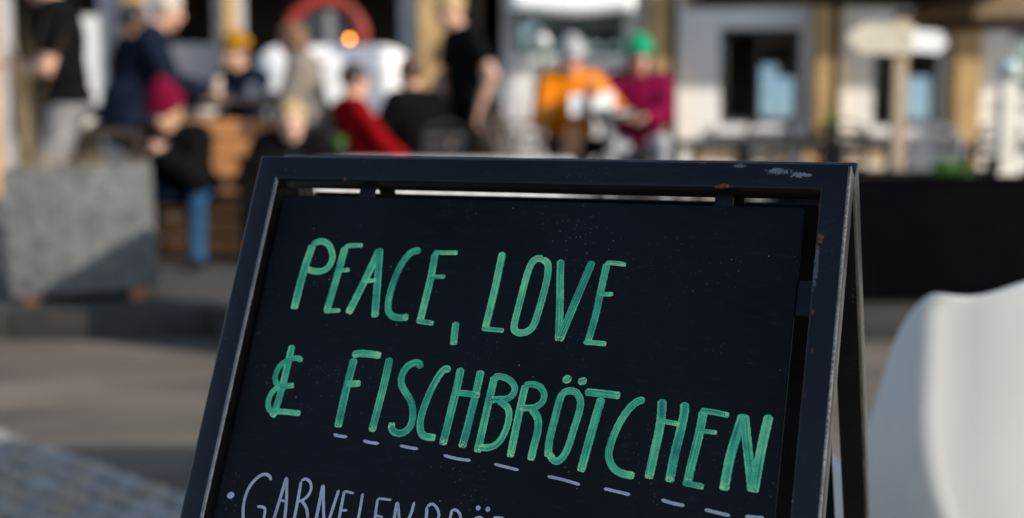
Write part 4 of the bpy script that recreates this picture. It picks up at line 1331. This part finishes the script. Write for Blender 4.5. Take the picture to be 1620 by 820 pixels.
STROKES = [
    ('g', [(81,[(750,913),(711,1210),(692,1600)]),(65,[(747,926),(788,890),(855,879),(932,914),(989,1002),(1002,1076),(975,1150),(915,1190),(838,1197),(748,1179)])]),
    ('g', [(79,[(1119,924),(1096,1194),(1056,1605)]),(47,[(1108,932),(1173,912),(1307,905)]),(43,[(1084,1178),(1159,1173),(1217,1164)]),(45,[(1028,1607),(1114,1596),(1205,1589)])]),
    ('g', [(79,[(1499,934),(1411,1244),(1295,1616)]),(77,[(1498,928),(1534,1191),(1586,1637)]),(43,[(1375,1275),(1450,1271),(1523,1258)])]),
    ('g', [(69,[(1941,942),(1883,939),(1825,978),(1763,1085),(1720,1246),(1700,1422),(1713,1547),(1758,1607),(1827,1627),(1939,1616)])]),
    ('g', [(73,[(2099,952),(2098,1213),(2068,1652)]),(43,[(2078,948),(2196,948),(2332,943)]),(41,[(2088,1201),(2160,1198),(2248,1191)]),(49,[(2031,1647),(2117,1657),(2214,1663)])]),
    ('g', [(71,[(2440,1635),(2445,1754),(2454,1863)])]),
    ('g', [(73,[(2793,916),(2775,1308),(2744,1680)]),(45,[(2707,1687),(2816,1691),(2933,1694)])]),
    ('g', [(68,[(3210,974),(3148,970),(3102,1023),(3074,1141),(3047,1402),(3027,1616),(3042,1686),(3096,1707),(3169,1687),(3219,1620),(3251,1437),(3277,1208),(3275,1070),(3253,1005),(3203,978)])]),
    ('g', [(72,[(3385,970),(3408,1172),(3442,1397),(3482,1761)]),(74,[(3696,973),(3589,1375),(3489,1761)])]),
    ('g', [(69,[(3840,986),(3818,1258),(3800,1498),(3763,1755)]),(45,[(3825,986),(3921,985),(4023,996)]),(42,[(3800,1286),(3867,1291),(3940,1286)]),(47,[(3723,1762),(3822,1760),(3940,1764)])]),
    ('g', [(73,[(758,1968),(754,2085),(745,2382),(723,2615),(700,2697)]),(55,[(900,2126),(851,2098),(761,2116),(674,2184),(645,2280),(661,2349),(712,2385),(788,2382),(867,2370)]),(55,[(714,2392),(651,2451),(627,2546),(651,2621),(695,2641),(846,2637),(1002,2640)])]),
    ('g', [(78,[(1454,2056),(1433,2349),(1423,2742)]),(70,[(1423,2027),(1510,2007),(1609,2007),(1728,2015)]),(65,[(1419,2319),(1491,2311),(1571,2301)])]),
    ('g', [(75,[(1825,2029),(1816,2306),(1781,2755)])]),
    ('g', [(68,[(2156,2116),(2143,2067),(2090,2063),(2025,2102),(1986,2188),(1995,2278),(2049,2350),(2121,2434),(2164,2535),(2168,2653),(2122,2727),(2044,2748),(1980,2712),(1972,2651)])]),
    ('g', [(69,[(2462,2123),(2421,2099),(2381,2136),(2325,2260),(2278,2427),(2254,2591),(2275,2707),(2327,2754),(2436,2760)])]),
    ('g', [(78,[(2569,2078),(2562,2272),(2538,2569),(2517,2821)]),(77,[(2773,2089),(2758,2332),(2738,2568),(2712,2828)]),(58,[(2539,2319),(2664,2321),(2803,2329)])]),
    ('g', [(74,[(2916,2134),(2896,2424),(2868,2860)]),(62,[(2903,2148),(2970,2137),(3065,2163),(3128,2225),(3124,2291),(3079,2338),(2990,2353),(2916,2362)]),(64,[(2992,2363),(3090,2424),(3119,2509),(3106,2639),(3057,2751),(2976,2805),(2871,2810)])]),
    ('g', [(72,[(3229,2196),(3211,2458),(3189,2875)]),(61,[(3216,2207),(3280,2188),(3365,2203),(3420,2269),(3416,2342),(3358,2397),(3271,2413),(3204,2415)]),(73,[(3324,2418),(3396,2501),(3414,2614),(3400,2757),(3388,2888)])]),
    ('g', [(71,[(3607,2241),(3580,2301),(3557,2489),(3536,2689),(3545,2841)]),(66,[(3585,2260),(3642,2227),(3716,2233),(3770,2301),(3777,2400),(3746,2587),(3714,2759),(3663,2858),(3607,2869),(3555,2814)]),(75,[(3598,2129),(3639,2107)]),(73,[(3745,2133),(3787,2120)])]),
    ('g', [(68,[(3802,2223),(3948,2226),(4133,2234)]),(78,[(3967,2261),(3929,2505),(3868,2947)])]),
    ('g', [(67,[(4364,2271),(4317,2266),(4247,2325),(4178,2443),(4126,2587),(4100,2728),(4110,2810),(4163,2888),(4243,2928),(4356,2939)])]),
    ('g', [(80,[(4515,2237),(4527,2317),(4529,2498),(4508,2721),(4486,2952)]),(80,[(4721,2250),(4732,2343),(4717,2511),(4689,2732),(4673,2964)]),(44,[(4500,2431),(4584,2438),(4703,2450)])]),
    ('g', [(77,[(4900,2311),(4883,2536),(4852,2768),(4830,2971)]),(49,[(4871,2313),(4987,2319),(5127,2338)]),(40,[(4878,2493),(4949,2495),(5038,2498)]),(50,[(4789,2958),(4875,2966),(4976,2979)])]),
    ('g', [(84,[(5249,2317),(5207,2524),(5172,2725),(5152,2991)]),(80,[(5259,2319),(5297,2516),(5338,2710),(5393,2977)]),(83,[(5471,2305),(5444,2518),(5423,2731),(5405,2983)])]),
    ('w', [(28,[(1392,2812),(1452,2824),(1542,2825)])]),
    ('w', [(28,[(1708,2846),(1783,2858),(1879,2862)])]),
    ('w', [(27,[(2093,2862),(2197,2873),(2284,2877)])]),
    ('w', [(27,[(2542,2914),(2680,2934),(2818,2939)])]),
    ('w', [(26,[(3046,2951),(3168,2968),(3292,2985)])]),
    ('w', [(26,[(3567,3015),(3718,3033),(3880,3063)])]),
    ('w', [(26,[(4097,3075),(4209,3089),(4343,3107)])]),
    ('w', [(29,[(4620,3123),(4726,3144),(4831,3153)])]),
    ('w', [(29,[(5004,3169),(5111,3185),(5230,3200)])]),
    ('w', [(29,[(5353,3192),(5442,3192),(5517,3190)])]),
    ('w', [(79,[(434,3479),(439,3498)])]),
    ('w', [(29,[(835,3309),(806,3268),(752,3254),(695,3284),(636,3355),(601,3449),(596,3562),(612,3650),(641,3736),(691,3797),(758,3812),(821,3784),(851,3725)]),(26,[(743,3564),(828,3575),(843,3671),(856,3758)])]),
    ('w', [(30,[(990,3260),(972,3436),(950,3638),(939,3782)]),(30,[(994,3260),(1039,3474),(1061,3649),(1083,3778)]),(22,[(977,3485),(1033,3487)])]),
    ('w', [(30,[(1152,3285),(1158,3484),(1159,3639),(1163,3770)]),(26,[(1150,3283),(1194,3259),(1250,3287),(1272,3351),(1249,3420),(1192,3470),(1159,3462)]),(28,[(1197,3465),(1251,3514),(1286,3582),(1329,3752)])]),
    ('w', [(32,[(1385,3296),(1386,3484),(1385,3616),(1386,3746)]),(29,[(1391,3296),(1426,3458),(1464,3608),(1506,3734)]),(29,[(1560,3326),(1538,3480),(1522,3602),(1506,3734)])]),
    ('w', [(29,[(1616,3332),(1617,3505),(1616,3712)]),(22,[(1617,3334),(1723,3347)]),(22,[(1625,3515),(1688,3509)]),(23,[(1615,3709),(1703,3713)])]),
    ('w', [(27,[(1807,3335),(1811,3461),(1811,3657)]),(22,[(1811,3657),(1893,3661)])]),
    ('w', [(27,[(1969,3369),(1974,3494),(1988,3675)]),(22,[(1966,3369),(2112,3370)]),(22,[(1974,3528),(2058,3534)]),(22,[(1987,3673),(2071,3676)])]),
    ('w', [(29,[(2170,3380),(2167,3474),(2176,3668)]),(26,[(2174,3382),(2211,3507),(2256,3671)]),(27,[(2339,3364),(2321,3495),(2256,3671)])]),
    ('w', [(29,[(2467,3393),(2480,3500),(2484,3659)]),(25,[(2465,3398),(2515,3367),(2566,3398),(2598,3455),(2587,3511),(2511,3560)]),(24,[(2530,3553),(2601,3587),(2584,3637),(2485,3665)])]),
    ('w', [(26,[(2716,3395),(2712,3476),(2707,3636)]),(25,[(2714,3398),(2769,3404),(2806,3446),(2807,3506),(2735,3540)]),(24,[(2754,3538),(2807,3578),(2823,3635)])]),
    ('w', [(25,[(2950,3515),(2948,3468),(2976,3443),(3014,3447),(3050,3505),(3051,3588),(3009,3639),(2958,3597),(2950,3515)]),(43,[(2962,3349),(2965,3370)]),(43,[(3056,3352),(3059,3373)])]),
    ('w', [(24,[(3119,3427),(3164,3427),(3226,3425)]),(28,[(3173,3431),(3178,3515),(3183,3621)])]),
]

def catmull(pts, n=7):
    P = [Vector((u / 1e4, v / 1e4)) for u, v in pts]
    if len(P) == 2:
        return [P[0].lerp(P[1], i / 12) for i in range(13)]
    out = []
    Q = [P[0] * 2 - P[1]] + P + [P[-1] * 2 - P[-2]]
    for i in range(1, len(Q) - 2):
        a, b, c, d = Q[i - 1:i + 3]
        for k in range(n):
            t = k / n
            out.append(.5 * ((2 * b) + (c - a) * t + (2 * a - 5 * b + 4 * c - d) * t * t + (3 * b - a - 3 * c + d) * t ** 3))
    out.append(P[-1])
    return out
srnd = random.Random(11)
for col, strokes in STROKES:
    vs, fs, uvs, pool, load, rimv = [], [], [], [], [], []
    for si, (w10, pts) in enumerate(strokes):
        w = w10 / 1e4
        path = catmull(pts)
        if (path[-1] - path[0]).length < w * 1.2 and len(pts) == 2:      # dots: a short dab with round ends
            t_ = (path[-1] - path[0]).normalized() * w * .30
            path = [path[0] - t_] + path + [path[-1] + t_]
        # resample evenly
        d = [0]
        for a, b in zip(path, path[1:]):
            d.append(d[-1] + (b - a).length)
        Ltot = d[-1]
        n = max(6, int(Ltot / .0016))
        res = []
        j = 0
        for i in range(n + 1):
            t = Ltot * i / n
            while j < len(d) - 2 and d[j + 1] < t:
                j += 1
            f_ = (t - d[j]) / max(d[j + 1] - d[j], 1e-9)
            res.append(path[j].lerp(path[j + 1], f_))
        lift = REC - .00018 - .00010 * si
        ph = srnd.uniform(0, 50)
        off_u = srnd.uniform(0, 100)
        base = len(vs)
        K = 5
        ld = srnd.uniform(-.07, .07) if col == 'g' else 0
        blob = len(pts) == 2 and Ltot < w * 1.9
        for i, p in enumerate(res):
            t = (res[min(i + 1, n)] - res[max(i - 1, 0)]).normalized()
            nn = Vector((-t.y, t.x))
            s = Ltot * i / n
            e_ = min(s, Ltot - s)
            half = w / 2
            rr = half * (1.0 if blob or col == 'w' else (.75 if s < Ltot / 2 else .30))
            if e_ < rr:
                half = half - rr + math.sqrt(max(rr * rr - (rr - e_) ** 2, 0)) * 1.0
                half = max(half, w * .05)
            wob = 1 + .030 * math.sin(s * 900 + ph) + .025 * math.sin(s * 2300 + ph * 2) + srnd.uniform(-.02, .02)
            for k in range(K):
                a = -1 + 2 * k / (K - 1)
                q = p + nn * (half * wob * a)
                vs.append(front(q.x, q.y, lift))
                uvs.append((off_u + s / .02, a * 1.0 + ph))
                pool.append((.55 if blob else max(0.0, min(1, 1.6 - 1.6 * (Ltot - s) / .0075)) * .8) if col == 'g' else 0.0)
                load.append(ld); rimv.append(abs(a) ** 3)
        for i in range(n):
            for k in range(K - 1):
                a = base + i * K + k
                fs.append((a, a + 1, a + K + 1, a + K))
    nm = "letter" if len(strokes) > 1 or len(strokes[0][1]) > 3 else "pen_stroke"
    o = mesh_obj(nm, vs, fs, M_green if col == 'g' else M_white, panel)
    me = o.data
    ul = me.uv_layers.new(name="UVMap")
    li = np.empty(len(me.loops), np.int32); me.loops.foreach_get("vertex_index", li)
    ul.data.foreach_set("uv", np.array(uvs, np.float32)[li].ravel())
    for an, av in (("pool", pool), ("load", load), ("rim", rimv)):
        at = me.attributes.new(an, 'FLOAT', 'POINT'); at.data.foreach_set("value", np.array(av, np.float32))
